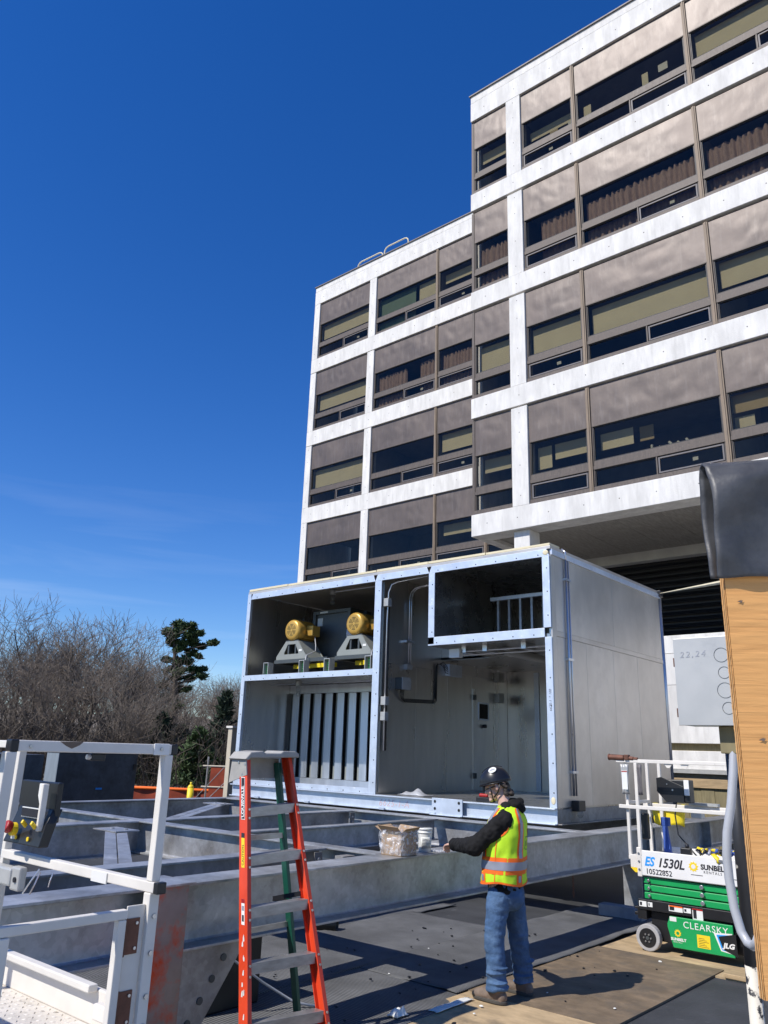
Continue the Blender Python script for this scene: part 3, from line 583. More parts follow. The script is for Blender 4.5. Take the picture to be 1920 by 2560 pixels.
for x in (-7.56, -7.12):
    for z in (ZT+.09, ZT+.19): MB().cyl((x, EY0-.1055, z), (x, EY0-.108, z), .022, 10).build("bolt_hole", M['blackmat'], lug)
letters("marker_writing", "6625-1-A", .15, M['pinkink'], en, (-8.75, EY0-.0215, ZT+.055), (1,0,0), (0,0,1), shear=.2, space=1.1)
# floor, walls, roof
MB().box(EX0+.02, EX1-.02, EY0, EY1-.02, EZ0-.02, EZ0).build("floor_plate", M['sheet'], en)
MB().box(EX0, EX0+.045, EY0+.02, EY1, EZ0, EZ1-.01).build("left_wall", M['sheet'], en)
MB().box(EX0+.046, EX1-.05, EY1-.045, EY1, EZ0+.001, EZ1-.01).build("back_wall", M['sheet'], en)
MB().box(EX1-.05, EX1-.022, EY0+.03, EY1, EZ0+.001, EZ1-.01).build("right_wall", M['sheet'], en)
MB().box(EX0-.01, EX1+.01, EY0-.005, EY1+.02, EZ1-.004, EZ1+.05).build("roof", M['outsheet'], en, bevel=.006)
for k in range(6): x = EX0+.02+k*1.145; MB().box(x, x+1.135, EY0-.01+.004*(k % 2), EY0+.30, EZ1+.051, EZ1+.095-.004*(k % 3)).build("edge_board", M['foam'], en, bevel=.004)
MB().box(EX1-.012, EX1+.028, EY0+.02, EY1+.02, EZ1-.09, EZ1-.005).build("roof_edge_trim", M['alu'], en, bevel=.004)
ys = [10.365, 12.31, 14.345]
for a, c in zip(ys, ys[1:]): MB().box(EX1-.021, EX1, a+.002, c-.002, 3.705, EZ1-.092).build("outer_panel", M['outsheet'], en, bevel=.002)
ys = [10.365, 11.29, 12.24, 13.19, 14.345]
for a, c in zip(ys, ys[1:]): MB().box(EX1-.021, EX1, a+.002, c-.002, EZ0, 3.625).build("outer_panel", M['outsheet'], en, bevel=.002)
MB().box(EX1-.02, EX1+.006, EY0+.02, EY1, 3.628, 3.702).build("seam_strip", M['outsheet'], en, bevel=.002)
MB().box(EX1-.02, EX1+.004, EY0+.006, 10.36, EZ0, EZ1-.09).build("corner_trim", M['outsheet'], en, bevel=.003)
# front frame members with chamfered ends, holes and sealant
def member(x0, x1, z0, z1, vert):
    ch = .05; d = .03
    if vert: pts = [(x0,EY0,z0),(x1,EY0,z0),(x1,EY0,z1),(x0,EY0,z1)]
    else: pts = [(x0+ch*.0,EY0,z0),(x1,EY0,z0),(x1-ch,EY0,z1),(x0+ch,EY0,z1)] if z0 > 4 else [(x0,EY0,z0),(x1,EY0,z0),(x1,EY0,z1),(x0,EY0,z1)]
    b = MB().prism(pts, (0, -.022, 0))
    xm, zm = (x0+x1)/2, (z0+z1)/2
    if vert: b.box(xm-.012, xm+.012, EY0+.0005, EY0+.07, z0+.01, z1-.01)
    else: b.box(x0+.06, x1-.06, EY0+.0005, EY0+.07, zm-.012, zm+.012)
    o = b.build("frame_member", M['alu'], en, bevel=.003)
    h = MB(); L_ = (z1-z0) if vert else (x1-x0); n = max(2, int(L_/.34))
    for i in range(n):
        t = (i+.5)/n
        p = (x0+.65*(x1-x0), EY0-.0222, lerp(z0, z1, t)) if vert else (lerp(x0, x1, t), EY0-.0222, z0+.3*(z1-z0))
        h.cyl(p, (p[0], p[1]-.003, p[2]), .0095, 8)
    h.build("screw_row", M['blackmat'], o, kind="stuff"); return o
member(EX0, EX0+.10, EZ0, EZ1-.004, True); member(-8.985, -8.835, EZ0, 4.80, True); member(EX1-.11, EX1, EZ0, 3.60, True); member(EX1-.125, EX1-.005, 3.738, 4.80, True)
member(EX0+.10, -8.985, 4.80, EZ1-.004, False); member(-8.984, -7.80, 4.802, EZ1-.004, False); member(-7.799, EX1, 4.801, EZ1-.004, False)
member(-7.80, -7.68, 3.62, 4.80, True); member(-7.80, EX1-.112, 3.60, 3.735, False); member(EX0+.10, -8.985, 3.18, 3.285, False); member(EX0+.10, -8.985, EZ0, EZ0+.085, False)
MB().ball((EX1-.06, EY0-.022, 4.86), (.05, .006, .04), 10, 6).ball((EX1-.05, EY0-.022, 1.36), (.035, .006, .05), 10, 6).build("sealant_dab", M['foam'], en, smooth=True)
letters("marker_writing", "6625-1  * 100", .055, M['ink'], en, (EX1-.03, EY0-.0225, 2.55), (0,0,1), (-1,0,0), shear=.2)
# left bay: intermediate floor, baffle bank, lamp
MB().box(EX0+.046, -8.90, EY0+.02, EY1-.05, 3.20, 3.28).build("shelf_floor", M['sheet'], en)
MB().box(EX0+.046, -8.90, 11.60, 11.64, EZ0, 3.19).build("baffle_slot_shade", M['blackmat'], en)  # black sheet close behind the slats, painting the darkness of deep slots
for k in range(11):
    x = -12.37+k*.318
    MB().box(x+.085, x+.268, 11.50, 11.53, 1.40, 3.02).build("baffle_slat", M['slat'], en, bevel=.004); MB().box(x, x+.09, 11.555, 11.575, 1.40, 3.02).build("baffle_strip", M['fangrey'], en)  # each slat has a narrow grey strip set back at its left
MB().box(EX0+.05, -8.9, 11.49, 11.59, 3.025, 3.19).box(EX0+.05, -8.9, 11.49, 11.59, EZ0, 1.395).build("baffle_frame", M['slat'], en)
def jar_lamp(x, y, z):
    o = MB().cyl((x,y,z), (x,y,z-.09), .06, 12).build("lamp_fitting", M['jbox'], en, smooth=False); MB().cyl((x,y,z-.09), (x,y,z-.25), .05, 12, .045).ball((x,y,z-.25), .045, 10, 6).build("globe", M['clear'], o, smooth=True)
jar_lamp(-11.35, 10.75, 3.195); jar_lamp(-10.55, 10.75, 4.90)
MB().cyl((-12.2,10.8,3.15), (-9.0,10.8,3.15), .012, 8).build("conduit", M['emt'], en); MB().cyl((-10.6,10.75,4.86), (-9.0,10.75,4.86), .014, 8).build("conduit", M['emt'], en)
# partition between the bays
ys = [10.30, 11.25, 12.2, 13.0, 13.76, 14.30]
MB().box(-8.90, -8.868, EY0+.02, EY1-.05, EZ0, EZ1-.01).build("partition_core", M['sheet'], en)
for a, c in zip(ys, ys[1:]): MB().box(-8.866, -8.85, a+.002, c-.002, EZ0+.03, 3.40).build("wall_panel", M['sheet'], en, bevel=.002)
for a, c in ((10.30, 12.0), (12.002, 14.30)): MB().box(-8.866, -8.85, a+.002, c-.002, 3.404, EZ1-.01 if a < 11 else 3.60).build("wall_panel", M['sheet'], en, bevel=.002)
MB().box(-8.85, -7.70, 12.0, 12.03, 3.605, EZ1-.01).build("shaft_wall", M['sheet'], en)
MB().box(-8.85, EX1-.05, 12.0, EY1-.05, 3.60, 3.65).build("lower_ceiling", M['sheet'], en); MB().box(-7.79, EX1-.05, EY0+.02, 11.998, 3.602, 3.65).build("duct_floor", M['sheet'], en)
# upper duct with studs
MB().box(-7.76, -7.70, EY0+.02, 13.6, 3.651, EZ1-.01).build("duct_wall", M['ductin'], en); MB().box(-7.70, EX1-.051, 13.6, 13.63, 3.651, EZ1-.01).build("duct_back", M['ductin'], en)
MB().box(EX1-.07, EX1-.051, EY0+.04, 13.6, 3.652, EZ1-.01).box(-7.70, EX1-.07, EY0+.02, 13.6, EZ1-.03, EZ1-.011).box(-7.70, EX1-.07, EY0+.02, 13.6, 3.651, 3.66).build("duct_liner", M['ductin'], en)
for k in range(8): x = -7.30+k*.22; MB().box(x, x+.045, 11.5, 11.55, 3.66, 4.50).box(x, x+.004, 11.5, 11.58, 3.66, 4.50).build("stud", M['galv'], en)
MB().box(-7.42, EX1-.075, 11.48, 11.56, 4.50, 4.56).build("stud_track", M['alu'], en)
# door in the partition, door in the back wall
dr = MB().box(-8.85, -8.835, 13.03, 13.73, EZ0+.02, 3.16).build("door", M['sheet'], en, bevel=.003)
wf = MB(); 
for a in ((13.20,13.225,2.58,2.92),(13.535,13.56,2.58,2.92),(13.225,13.535,2.58,2.61),(13.225,13.535,2.89,2.92)): wf.box(-8.834, -8.815, *a)
wf.build("window_frame", M['alu'], dr); MB().box(-8.834, -8.826, 13.225, 13.535, 2.61, 2.89).build("pane", M['blackmat'], dr)
MB().cyl((-8.835,13.385,2.47), (-8.77,13.385,2.47), .035, 12).build("handle", M['black'], dr); 
for z in (1.55, 3.0): MB().box(-8.834, -8.80, 13.02, 13.10, z-.05, z+.05).build("hinge", M['fandark'], dr)
bd = MB().box(-8.08, -7.0, 14.285, 14.304, EZ0+.02, 3.34).build("door", M['sheet'], en, bevel=.003); MB().box(-8.20, -8.09, 14.27, 14.304, EZ0+.02, 3.56).build("door_jamb", M['alu'], en)
MB().box(-7.35, -7.32, 14.26, 14.284, 2.9, 3.2).build("gauge", M['paper'], bd)
# junction boxes, panel box, cables, conduits
def jb(y0, y1, z0, z1, dp=.12, m='jbox'):
    o = MB().box(-8.849, -8.85+dp, y0, y1, z0, z1).build("junction_box", M[m], en, bevel=.006); MB().box(-8.85+dp, -8.842+dp, y0-.006, y1+.006, z0-.006, z1+.006).build("cover", M['alu'] if m == 'alu' else M['jbox'], o, bevel=.003); return o
jb(10.66, 10.90, 2.97, 3.17, .16, 'fandark'); jb(12.12, 12.52, 3.33, 3.54, .10, 'alu'); jb(13.79, 13.98, 3.36, 3.53); jb(13.80, 13.98, 2.95, 3.13)
for k in range(4):
    o = .016*k
    pts = [(-8.78,10.74+.03*k,2.97),(-8.80,10.74+.03*k,2.88-o*.4),(-8.815,10.80+.03*k,2.82-o)] + [(-8.83,11.72+o,2.85-o)] + [(-8.83,11.79+o,2.90-o),(-8.83,11.80+o,3.30),(-8.82,11.80+o,3.48+.02*k),(-8.74,11.92,3.56-.03*k),(-8.76,12.02,3.52-.05*k),(-8.78,12.12,3.46-.03*k)]
    MB().tube(pts, .0065, 6).build("cable", M['black'], en, smooth=True)
for k in range(2):
    y = 10.96+.055*k
    MB().tube([(-8.80,y,3.40),(-8.80,y,4.62),(-8.79,y+.03,4.72),(-8.74,y+.06,4.79),(-8.64,y+.08,4.82),(-7.75,y+.1,4.86)], .014, 8).build("conduit", M['emt'], en, smooth=True)
MB().box(-8.849, -8.78, 10.90, 11.05, 3.33, 3.42).build("conduit_body", M['jbox'], en); MB().box(-8.849, -8.77, 10.86, 11.10, 3.80, 3.84).build("strut", M['emt'], en)
MB().tube([(-8.79,EY0+.10,1.95),(-8.79,EY0+.10,4.1),(-8.77,EY0+.10,4.6),(-8.72,EY0+.12,4.74),(-8.6,EY0+.14,4.78),(-7.8,EY0+.16,4.82)], .014, 8).build("conduit", M['emt'], en, smooth=True)
MB().tube([(-8.80,EY0+.15,1.95),(-8.80,EY0+.15,4.55)], .022, 8).build("conduit", M['black'], en, smooth=True)
for z in (4.42, 2.75, 2.50): MB().box(-8.835, -8.72, EY0+.03, EY0+.13, z-.07, z+.07).build("junction_box", M['jbox'], en, bevel=.005)
for y, z in ((10.55,3.52),(10.75,3.49)):
    MB().cyl((-7.55,y,z), (EX1-.06,y,z), .014, 8).build("conduit", M['emt'], en); 
for x in (-7.3,-6.9,-6.2): MB().box(x-.04, x+.04, 10.5, 10.8, 3.50, 3.60).build("hanger", M['emt'], en)
MB().box(-7.55, -7.35, 10.45, 10.55, 3.42, 3.56).build("junction_box", M['whitec'], en)
lf = MB().grid(lambda u, v: (-6.85+.11*math.cos(math.pi*u), lerp(10.95,12.25,v), 3.585-.10*math.sin(math.pi*u)), 10, 6).build("light_fixture", M['bucket'], en, smooth=True)
# outside conduits on the right wall and the corner lamp
for y, m, r in ((10.66,'emt',.017), (10.735,'emt',.013)): MB().cyl((EX1+.03,y,1.42), (EX1+.03,y,EZ1-.1), r, 8).build("conduit", M[m], en, smooth=True)
for z in (1.72, 3.3, 4.5): MB().box(EX1, EX1+.05, 10.62, 10.78, z, z+.035).build("strut", M['emt'], en)
MB().tube([(EX1+.03,10.66,EZ1-.1),(EX1+.03,10.66,EZ1+.03),(EX1-.03,10.66,EZ1+.08)], .017, 8).build("conduit", M['emt'], en, smooth=True)
for y, r in ((14.39,.025),(14.45,.02)): MB().cyl((EX1-.01,y,1.1), (EX1-.01,y,EZ1-.03), r, 8).build("conduit", M['emt'], en, smooth=True)
MB().box(EX1-.05, EX1+.06, 14.30, 14.44, EZ1-.06, EZ1+.06).build("corner_bracket", M['black'], en, bevel=.008)
lp = MB().box(EX1+.005, EX1+.12, 10.62, 10.82, 1.22, 1.36).build("corner_lamp", M['black'], en, bevel=.01); MB().ball((EX1+.08,10.72,1.19), (.05,.06,.06), 10, 8).build("globe", M['clear'], lp, smooth=True)
MB().tube([(EX1+.02,14.40,EZ1+.02),(-.60,2.06,2.375)], .006, 5).build("guy_string", M['foam'], label="thin pale string from the enclosure's rear top corner to the plywood panel", cat="string")

# ================================================================== FANS
def fan(xc, label):
    f = thing("plenum_fan", label, "fan", (xc, 10.9, 3.28), "gold-motored fans in the enclosure's upper left bay")
    y0 = 10.54; zc = 4.165; r = .215
    # motor
    mo = MB().cyl((xc,y0+.16,zc), (xc,y0+.50,zc), r*.90, 24)
    for k in range(24):
        a = 2*math.pi*k/24; mo.bar((xc+math.cos(a)*r*.93, y0+.17, zc+math.sin(a)*r*.93), (xc+math.cos(a)*r*.93, y0+.49, zc+math.sin(a)*r*.93), .008, .024, (math.cos(a),0,math.sin(a)))
    mo = mo.build("motor", M['gold'], f)
    prof = [(r*.55,0),(r*.80,.004),(r*.93,.022),(r,.065),(r*1.01,.17)]
    c = MB().grid(lambda u, v: (xc+math.cos(2*math.pi*u)*prof[min(4, round(v*4))][0], y0+prof[min(4, round(v*4))][1], zc+math.sin(2*math.pi*u)*prof[min(4, round(v*4))][0]), 28, 4, True); n = len(c.v)
    c.f.append(tuple(range(27, -1, -1))); cov = c.build("fan_cover", M['gold'], mo, smooth=True, bevel=0)
    for s in range(6):
        for q in range(4):
            rr_ = r*(.16+.115*q); a0 = s*math.pi/3+.12; a1 = a0+math.pi/3-.24
            MB().add([(xc+math.cos(a)*rq, y0-.002, zc+math.sin(a)*rq) for rq in (rr_, rr_+.010) for a in [lerp(a0, a1, t/4) for t in range(5)]], [(t, t+1, 6+t, 5+t) for t in range(4)]).build("vent_slot", M['blackmat'], cov)
    MB().box(xc+r*.9, xc+r*.9+.17, y0+.22, y0+.44, zc-.11, zc+.10).build("terminal_box", M['gold'], mo, bevel=.02)
    MB().tube([(xc-.0,y0+.3,zc+r*.9),(xc-.03,y0+.3,zc+r+.04),(xc,y0+.3,zc+r+.06),(xc+.03,y0+.3,zc+r+.04),(xc,y0+.3,zc+r*.9)], .008, 6).build("lifting_eye", M['fandark'], mo)
    # pedestal: trapezoid side plates with cut-outs
    zb, ztp = 3.60, 3.95
    def ped(y):
        o = [(-.42,zb),(.42,zb),(.42,zb+.06),(.17,ztp),(-.17,ztp),(-.42,zb+.06)]; hole = [(-.20,zb+.10),(.20,zb+.10),(.20,zb+.13),(.11,ztp-.06),(-.11,ztp-.06),(-.20,zb+.13)]
        b = MB(); vs = [(xc+p, y, z) for p, z in o]+[(xc+p, y, z) for p, z in hole]; vs += [(x, yy+.014, z) for x, yy, z in vs]
        fs = [(i, (i+1) % 6, 6+(i+1) % 6, 6+i) for i in range(6)]+[(12+i, 18+i, 18+(i+1) % 6, 12+(i+1) % 6) for i in range(6)]+[(i, 12+i, 12+(i+1) % 6, (i+1) % 6) for i in range(6)]+[(6+i, 6+(i+1) % 6, 18+(i+1) % 6, 18+i) for i in range(6)]
        return b.add(vs, fs)
    for y in (y0+.03, y0+.5): pd = ped(y).build("pedestal_plate", M['fangrey'], f)
    MB().box(xc-.18, xc+.18, y0+.04, y0+.52, ztp, ztp+.02).box(xc-.12, xc-.08, y0+.045, y0+.5, zb+.1, ztp).box(xc+.08, xc+.12, y0+.045, y0+.5, zb+.1, ztp).build("motor_plate", M['fandark'], f)
    for s in (-1, 1): MB().add([(xc+s*.43,y0+.044,zb),(xc+s*.43,y0+.5,zb),(xc+s*.18,y0+.5,ztp),(xc+s*.18,y0+.044,ztp)], [(0,1,2,3)]).build("pedestal_side", M['fangrey'], f, solid=.01)
    MB().box(xc+.22, xc+.30, y0+.024, y0+.0295, zb+.14, zb+.18).build("data_plate", M['paper'], f)
    # base frame, yellow channel, springs
    xr = min(xc+1.0, -8.92); MB().box(xc-.46, xr, y0+.02, y0+.09, zb-.07, zb-.002).box(xc-.46, xr, y0+1.2, y0+1.27, zb-.07, zb-.002).box(xc-.46, xc-.39, y0+.09, y0+1.2, zb-.07, zb-.002).build("base_frame", M['fandark'], f)
    MB().box(xc-.2, min(xc+.9,-8.95), y0+.30, y0+.40, zb-.15, zb-.072).build("yellow_channel", M['yellow'], f)
    for sx in (-.43, .57):
        x = xc+sx; ya = EY0+.09; s = thing_part = MB().box(x-.07, x-.058, ya, ya+.14, 3.285, 3.53).box(x+.058, x+.07, ya, ya+.14, 3.285, 3.53).box(x-.058, x+.058, ya, ya+.14, 3.518, 3.53).box(x-.12, x+.12, ya, ya+.14, 3.282, 3.296).build("spring_isolator", M['jbox'], f)
        MB().tube([(x+.032*math.cos(a*.7), ya+.07+.032*math.sin(a*.7), 3.30+a*.0046) for a in range(46)], .006, 5).build("spring", M['green'], s)
    # fan housing and cone
    hx0, hx1, hy0, hy1, hz0, hz1 = xc-.05, min(xc+.98, -8.93), y0+.62, y0+1.25, zb, 4.62
    h = MB()
    for (x, y) in ((hx0,hy0),(hx1-.07,hy0),(hx0,hy1-.07),(hx1-.07,hy1-.07)): h.box(x, x+.07, y, y+.07, hz0, hz1)
    for y in (hy0, hy1-.07): h.box(hx0+.07, hx1-.07, y, y+.07, hz1-.07, hz1).box(hx0+.07, hx1-.07, y, y+.07, hz0, hz0+.07)
    for x in (hx0, hx1-.07): h.box(x, x+.07, hy0+.07, hy1-.07, hz1-.07, hz1)
    h.build("fan_housing", M['fandark'], f, bevel=.004)
    MB().box(hx0+.07, hx1-.07, hy0+.05, hy0+.06, hz0+.071, hz1-.071).build("housing_panel", M['fandark'], f)
    MB().box(hx0+.10, hx0+.24, hy0+.04, hy0+.0495, hz1-.30, hz1-.14).build("data_plate", M['paper'], f); MB().box(hx0+.2, hx0+.42, hy0-.004, hy0-.0005, hz1-.055, hz1-.02).build("data_plate", M['paper'], f)
    if xc < -10.5: MB().cyl((hx1+.001,(hy0+hy1)/2,4.1), (hx1+.10,(hy0+hy1)/2,4.1), .40, 24, .30, False).build("inlet_cone", M['alu'], f, smooth=True)
    MB().tube([(xc+.36,y0+.3,zc-.12),(xc+.42,y0+.28,zc-.3),(xc+.50,y0+.2,zc-.42),(xc+.52,y0-.05,zc-.52),(xc+.52,y0-.10,3.45),(xc+.53,y0-.12,3.30)], .010, 6).build("cable", M['conduit'], f, smooth=True)
fan(-11.43, "gold-motored plenum fan on grey pedestal, the left one, fully in view"); fan(-9.77, "gold-motored plenum fan on grey pedestal, the right one, cut off by the frame post")

# ================================================================== SCISSOR LIFTS
def emblem(parent, c, r, m, hole):
    c = Vector(c); pts = []
    for k in range(20):
        a = 2*math.pi*k/20; q = r if k % 2 == 0 else r*.72
        pts.append((c.x+math.cos(a+.25*(k % 2 == 0))*q, c.y, c.z+math.sin(a+.25*(k % 2 == 0))*q))
    e = MB().prism(pts, (0,-.0012,0)).build("sun_emblem", m, parent); MB().cyl((c.x,c.y-.0013,c.z), (c.x,c.y-.0022,c.z), r*.42, 16).build("emblem_centre", hole, e)
def lift_base(root, ox, oy, sx, W=.72, L=1.78):
    X = lambda x: ox+sx*x
    MB().box(X(.16), X(L-.1), oy+.10, oy+W-.08, .10, .38).build("chassis", M['black'], root, bevel=.008)
    for y in (oy+.02, oy+W-.05): MB().box(X(.06), X(L-.03), y, y+.03, .395, .495).build("chassis_rail", M['black'], root, bevel=.004)
    MB().box(X(.04), X(.14), oy+.03, oy+W-.03, .30, .42).box(X(.0), X(.12), oy+.05, oy+.13, .33, .36).box(X(.0), X(.12), oy+.05, oy+.13, .39, .41).build("end_bumper", M['black'], root, bevel=.006)
    for k in range(3):
        z = .502+k*.075
        for y in (oy+.03+.006*(k % 2), oy+W-.06): 
            b = MB().prism([(X(.13),y,z+.004),(X(L-.12),y,z-.002),(X(L-.12),y,z+.062),(X(.13),y,z+.066)], (0,.028,0)).build("scissor_arm", M['green'], root, bevel=.006)
        for x in (.19, .75, L-.2):
            q = MB().cyl((X(x),oy+.028,z+.035), (X(x),oy+.004,z+.035), .022 if x == .75 else .015, 12).build("pivot_pin", M['steel'], root, bevel=.003)
    for x in (.15, L-.25):
        for y, s in ((oy, 1), (oy+W-.08, -1)):
            w_ = MB().cyl((X(x),y,.132), (X(x),y+.08,.132), .130, 32).build("wheel", M['tyre'], root, bevel=.010)
            yf = y-.003 if s == 1 else y+.083; dd = -1 if s == 1 else 1
            MB().cyl((X(x),y if s == 1 else y+.08,.132), (X(x),yf,.132), .092, 28).build("rim", M['black'], w_); 
            for k in range(6):
                a = k*math.pi/3; MB().cyl((X(x)+.038*math.cos(a),yf,.132+.038*math.sin(a)), (X(x)+.038*math.cos(a),yf+dd*.012,.132+.038*math.sin(a)), .009, 6).build("wheel_nut", M['steel'], w_)
            MB().cyl((X(x),yf,.132), (X(x),yf+dd*.006,.132), .018, 12).build("hub_cap", M['fandark'], w_)
def cap(p, d, parent, s=.043):
    p, d = Vector(p), Vector(d); MB().bar(p, p+d*.03, s, s).build("end_cap", M['black'], parent, bevel=.004)
def tube_rail(name, p0, p1, parent, s=.038, m='whitep'): return MB().bar(p0, p1, s, s).build(name, M[m], parent, bevel=.004)

rl = thing("scissor_lift", "green and white scissor lift parked on plywood, beside the enclosure's right wall", "scissor lift", (-3.1, 9.2, .002))
ox, oy = -3.95, 8.85
class Shift: pass
lift_base(rl, ox, oy, 1)
X = lambda x: ox+x
MB().prism([(X(.37),oy+.0,.30),(X(.40),oy+.0,.375),(X(1.03),oy+.0,.375),(X(1.03),oy+.0,.085),(X(.42),oy+.0,.085),(X(.37),oy+.0,.27)], (0,.02,0)).build("side_panel", M['green'], rl, bevel=.006)
MB().box(X(.44), X(1.0), oy+.02, oy+.10, .10, .36).build("battery_tray", M['black'], rl)
def sticker(x0, x1, z0, z1, y, m, name="label_plate"): return MB().box(X(x0), X(x1), y-.0016, y-.0004, z0, z1).build(name, m, rl)
yp = oy
letters("lettering", "CLEARSKY", .088, M['whitec'], rl, (X(.535), yp-.001, .285), (1,0,0), (0,0,1), space=1.12)
emblem(rl, (X(.475), yp-.0005, .225), .038, M['safyellow'], M['green'])
letters("lettering", "SUNBELT", .035, M['whitec'], rl, (X(.40), yp-.001, .155), (1,0,0), (0,0,1), bold=.0015, sx=1.1); letters("lettering", "RENTALS", .018, M['whitec'], rl, (X(.425), yp-.001, .135), (1,0,0), (0,0,1), space=1.3)
yl = sticker(.67, .80, .125, .245, yp, M['safyellow']); 
for k in range(6): MB().box(X(.685), X(.785-.02*(k % 3)), yp-.0022, yp-.0017, .135+k*.015, .139+k*.015).build("print_line", M['ink'], yl)
MB().prism([(X(.84),yp-.0006,.285),(X(1.02),yp-.0006,.30),(X(1.02),yp-.0006,.115),(X(.90),yp-.0006,.13)], (0,-.0008,0)).build("badge_border", M['whitec'], rl)
MB().prism([(X(.865),yp-.0015,.272),(X(1.02),yp-.0015,.285),(X(1.02),yp-.0015,.125),(X(.91),yp-.0015,.14)], (0,-.0008,0)).build("badge_border", M['blue'], rl)
MB().prism([(X(.885),yp-.0024,.258),(X(1.055),yp-.0024,.30),(X(1.06),yp-.0024,.10),(X(.925),yp-.0024,.145)], (0,-.0010,0)).build("badge", M['black'], rl)
letters("lettering", "JLG", .062, M['whitec'], rl, (X(.925), yp-.0036, .165), (1,0,0), (0,0,1), shear=.25, bold=.003, sx=1.15)
ys_ = oy+.02
for (a, b_, c, d_) in ((.07,.15,.425,.478),(.165,.215,.43,.475),(.39,.535,.42,.475),(.545,.62,.425,.47),(.635,.74,.375,.478),(1.08,1.14,.43,.485),(1.30,1.36,.43,.49)):
    s = sticker(a, b_, c, d_, ys_, M['paper']); MB().box(X(a+.008), X(lerp(a, b_, .4)), ys_-.0022, ys_-.0017, c+.01, d_-.01).build("print_block", M['ink'], s)
sticker(.395, .535, .462, .475, ys_-.0006, M['hiorange']); sticker(.635, .74, .462, .478, ys_-.0006, M['red']); sticker(.40, .47, .33, .372, yp-.0002, M['paper'])
# platform
MB().box(X(.13), X(1.80), oy-.005, oy+.02, .735, .985).box(X(.13), X(1.80), oy+.66, oy+.685, .735, .985).build("platform_side", M['whitec'], rl, bevel=.006)
MB().box(X(.13), X(1.80), oy+.021, oy+.659, .79, .82).build("platform_deck", M['whitep'], rl)
MB().box(X(-.02), X(.13), oy+.02, oy+.66, .88, .92).box(X(.0), X(.10), oy+.015, oy+.05, .80, .93).build("extension_deck", M['whitep'], rl, bevel=.004)
MB().prism([(X(.0),oy+.012,.80),(X(.05),oy+.012,.755),(X(.10),oy+.012,.755),(X(.10),oy+.012,.80)], (0,.02,0)).build("warning_tip", M['safyellow'], rl)
MB().box(X(.085), X(.135), oy-.012, oy+.03, .72, 1.01).build("corner_plate", M['whitep'], rl, bevel=.006)
for z in (.79,.87,.95): MB().cyl((X(.11),oy-.012,z), (X(.11),oy-.018,z), .012, 8).build("bolt", M['steel'], rl)
yt = oy-.006
letters("lettering", "ES", .125, M['blue'], rl, (X(.165), yt, .838), (1,0,0), (0,0,1), shear=.28, bold=.004, sx=.86); letters("lettering", "1530L", .125, M['ink'], rl, (X(.305), yt, .838), (1,0,0), (0,0,1), shear=.28, bold=.003, sx=.92)
letters("lettering", "10522852", .074, M['ink'], rl, (X(.175), yt, .757), (1,0,0), (0,0,1), bold=.001, sx=.97)
emblem(rl, (X(.69), yt+.0006, .878), .053, M['safyellow'], M['whitec'])
letters("lettering", "SUNBELT", .068, M['ink'], rl, (X(.765), yt, .862), (1,0,0), (0,0,1), bold=.0028, sx=.98); letters("lettering", "RENTALS", .036, M['ink'], rl, (X(.79), yt, .825), (1,0,0), (0,0,1), space=1.35)
for x0 in (.30, .66, 1.02): MB().box(X(x0), X(x0+.12), yt, yt+.003, .797, .803).build("slot", M['black'], rl)
# rails
zt, zm = 1.905, 1.42
for y in (oy+.01, oy+.67):
    tube_rail("top_rail", (X(-.10), y, zt), (X(1.78), y, zt), rl); tube_rail("mid_rail", (X(-.09), y, zm), (X(1.78), y, zm), rl)
    for x in (.125, 1.74): tube_rail("post", (X(x), y+.0, .93), (X(x), y, zt-.019), rl, .036)
for x in (-.005,): 
    tube_rail("post", (X(x), oy+.045, .92), (X(x), oy+.045, zt-.02), rl, .034); tube_rail("post", (X(x), oy+.63, .92), (X(x), oy+.63, zt-.02), rl, .034)
    tube_rail("end_rail", (X(x), oy+.063, zm+.04), (X(x), oy+.613, zm+.04), rl, .034)
for x in (.45, .63): MB().prism([(X(x),oy+.005,zt-.02),(X(x+.09),oy+.005,zt-.02),(X(x+.06),oy+.005,zt-.06),(X(x+.03),oy+.005,zt-.06)], (0,.012,0)).build("rail_hook", M['whitep'], rl)
MB().box(X(1.0), X(1.002), oy-.01, oy-.0095, zt-.01, zt).build("rail_joint", M['black'], rl)
# control box on its bracket
cb = MB().prism([(X(.24),oy+.28,1.73),(X(.30),oy+.28,1.745),(X(.54),oy+.28,1.65),(X(.54),oy+.28,1.48),(X(.34),oy+.28,1.48),(X(.24),oy+.28,1.59)], (0,.012,0)).build("control_bracket", M['black'], rl, bevel=.003)
MB().box(X(.33), X(.60), oy+.30, oy+.44, 1.48, 1.72).build("control_box", M['black'], rl, bevel=.01); MB().box(X(.545), X(.60), oy+.285, oy+.2995, 1.56, 1.72).build("bracket_cover", M['whitec'], rl, bevel=.003)
MB().cyl((X(.42),oy+.275,1.61), (X(.42),oy+.28,1.61), .01, 8).cyl((X(.36),oy+.275,1.67), (X(.36),oy+.28,1.67), .006, 8).build("bolt", M['steel'], cb)
MB().box(X(.46), X(.78), oy+.62, oy+.70, 1.445, 1.475).build("box_shelf", M['jbox'], rl)
MB().box(X(.50), X(.62), oy+.55, oy+.66, 1.31, 1.39).build("outlet_box", M['jbox'], rl, bevel=.01)
MB().tube([(X(.45),oy+.30,1.5),(X(.42),oy+.3,1.35),(X(.44),oy+.3,1.15),(X(.60),oy+.25,1.0),(X(.72),oy+.2,.90)], .008, 6).build("cable", M['black'], rl, smooth=True)
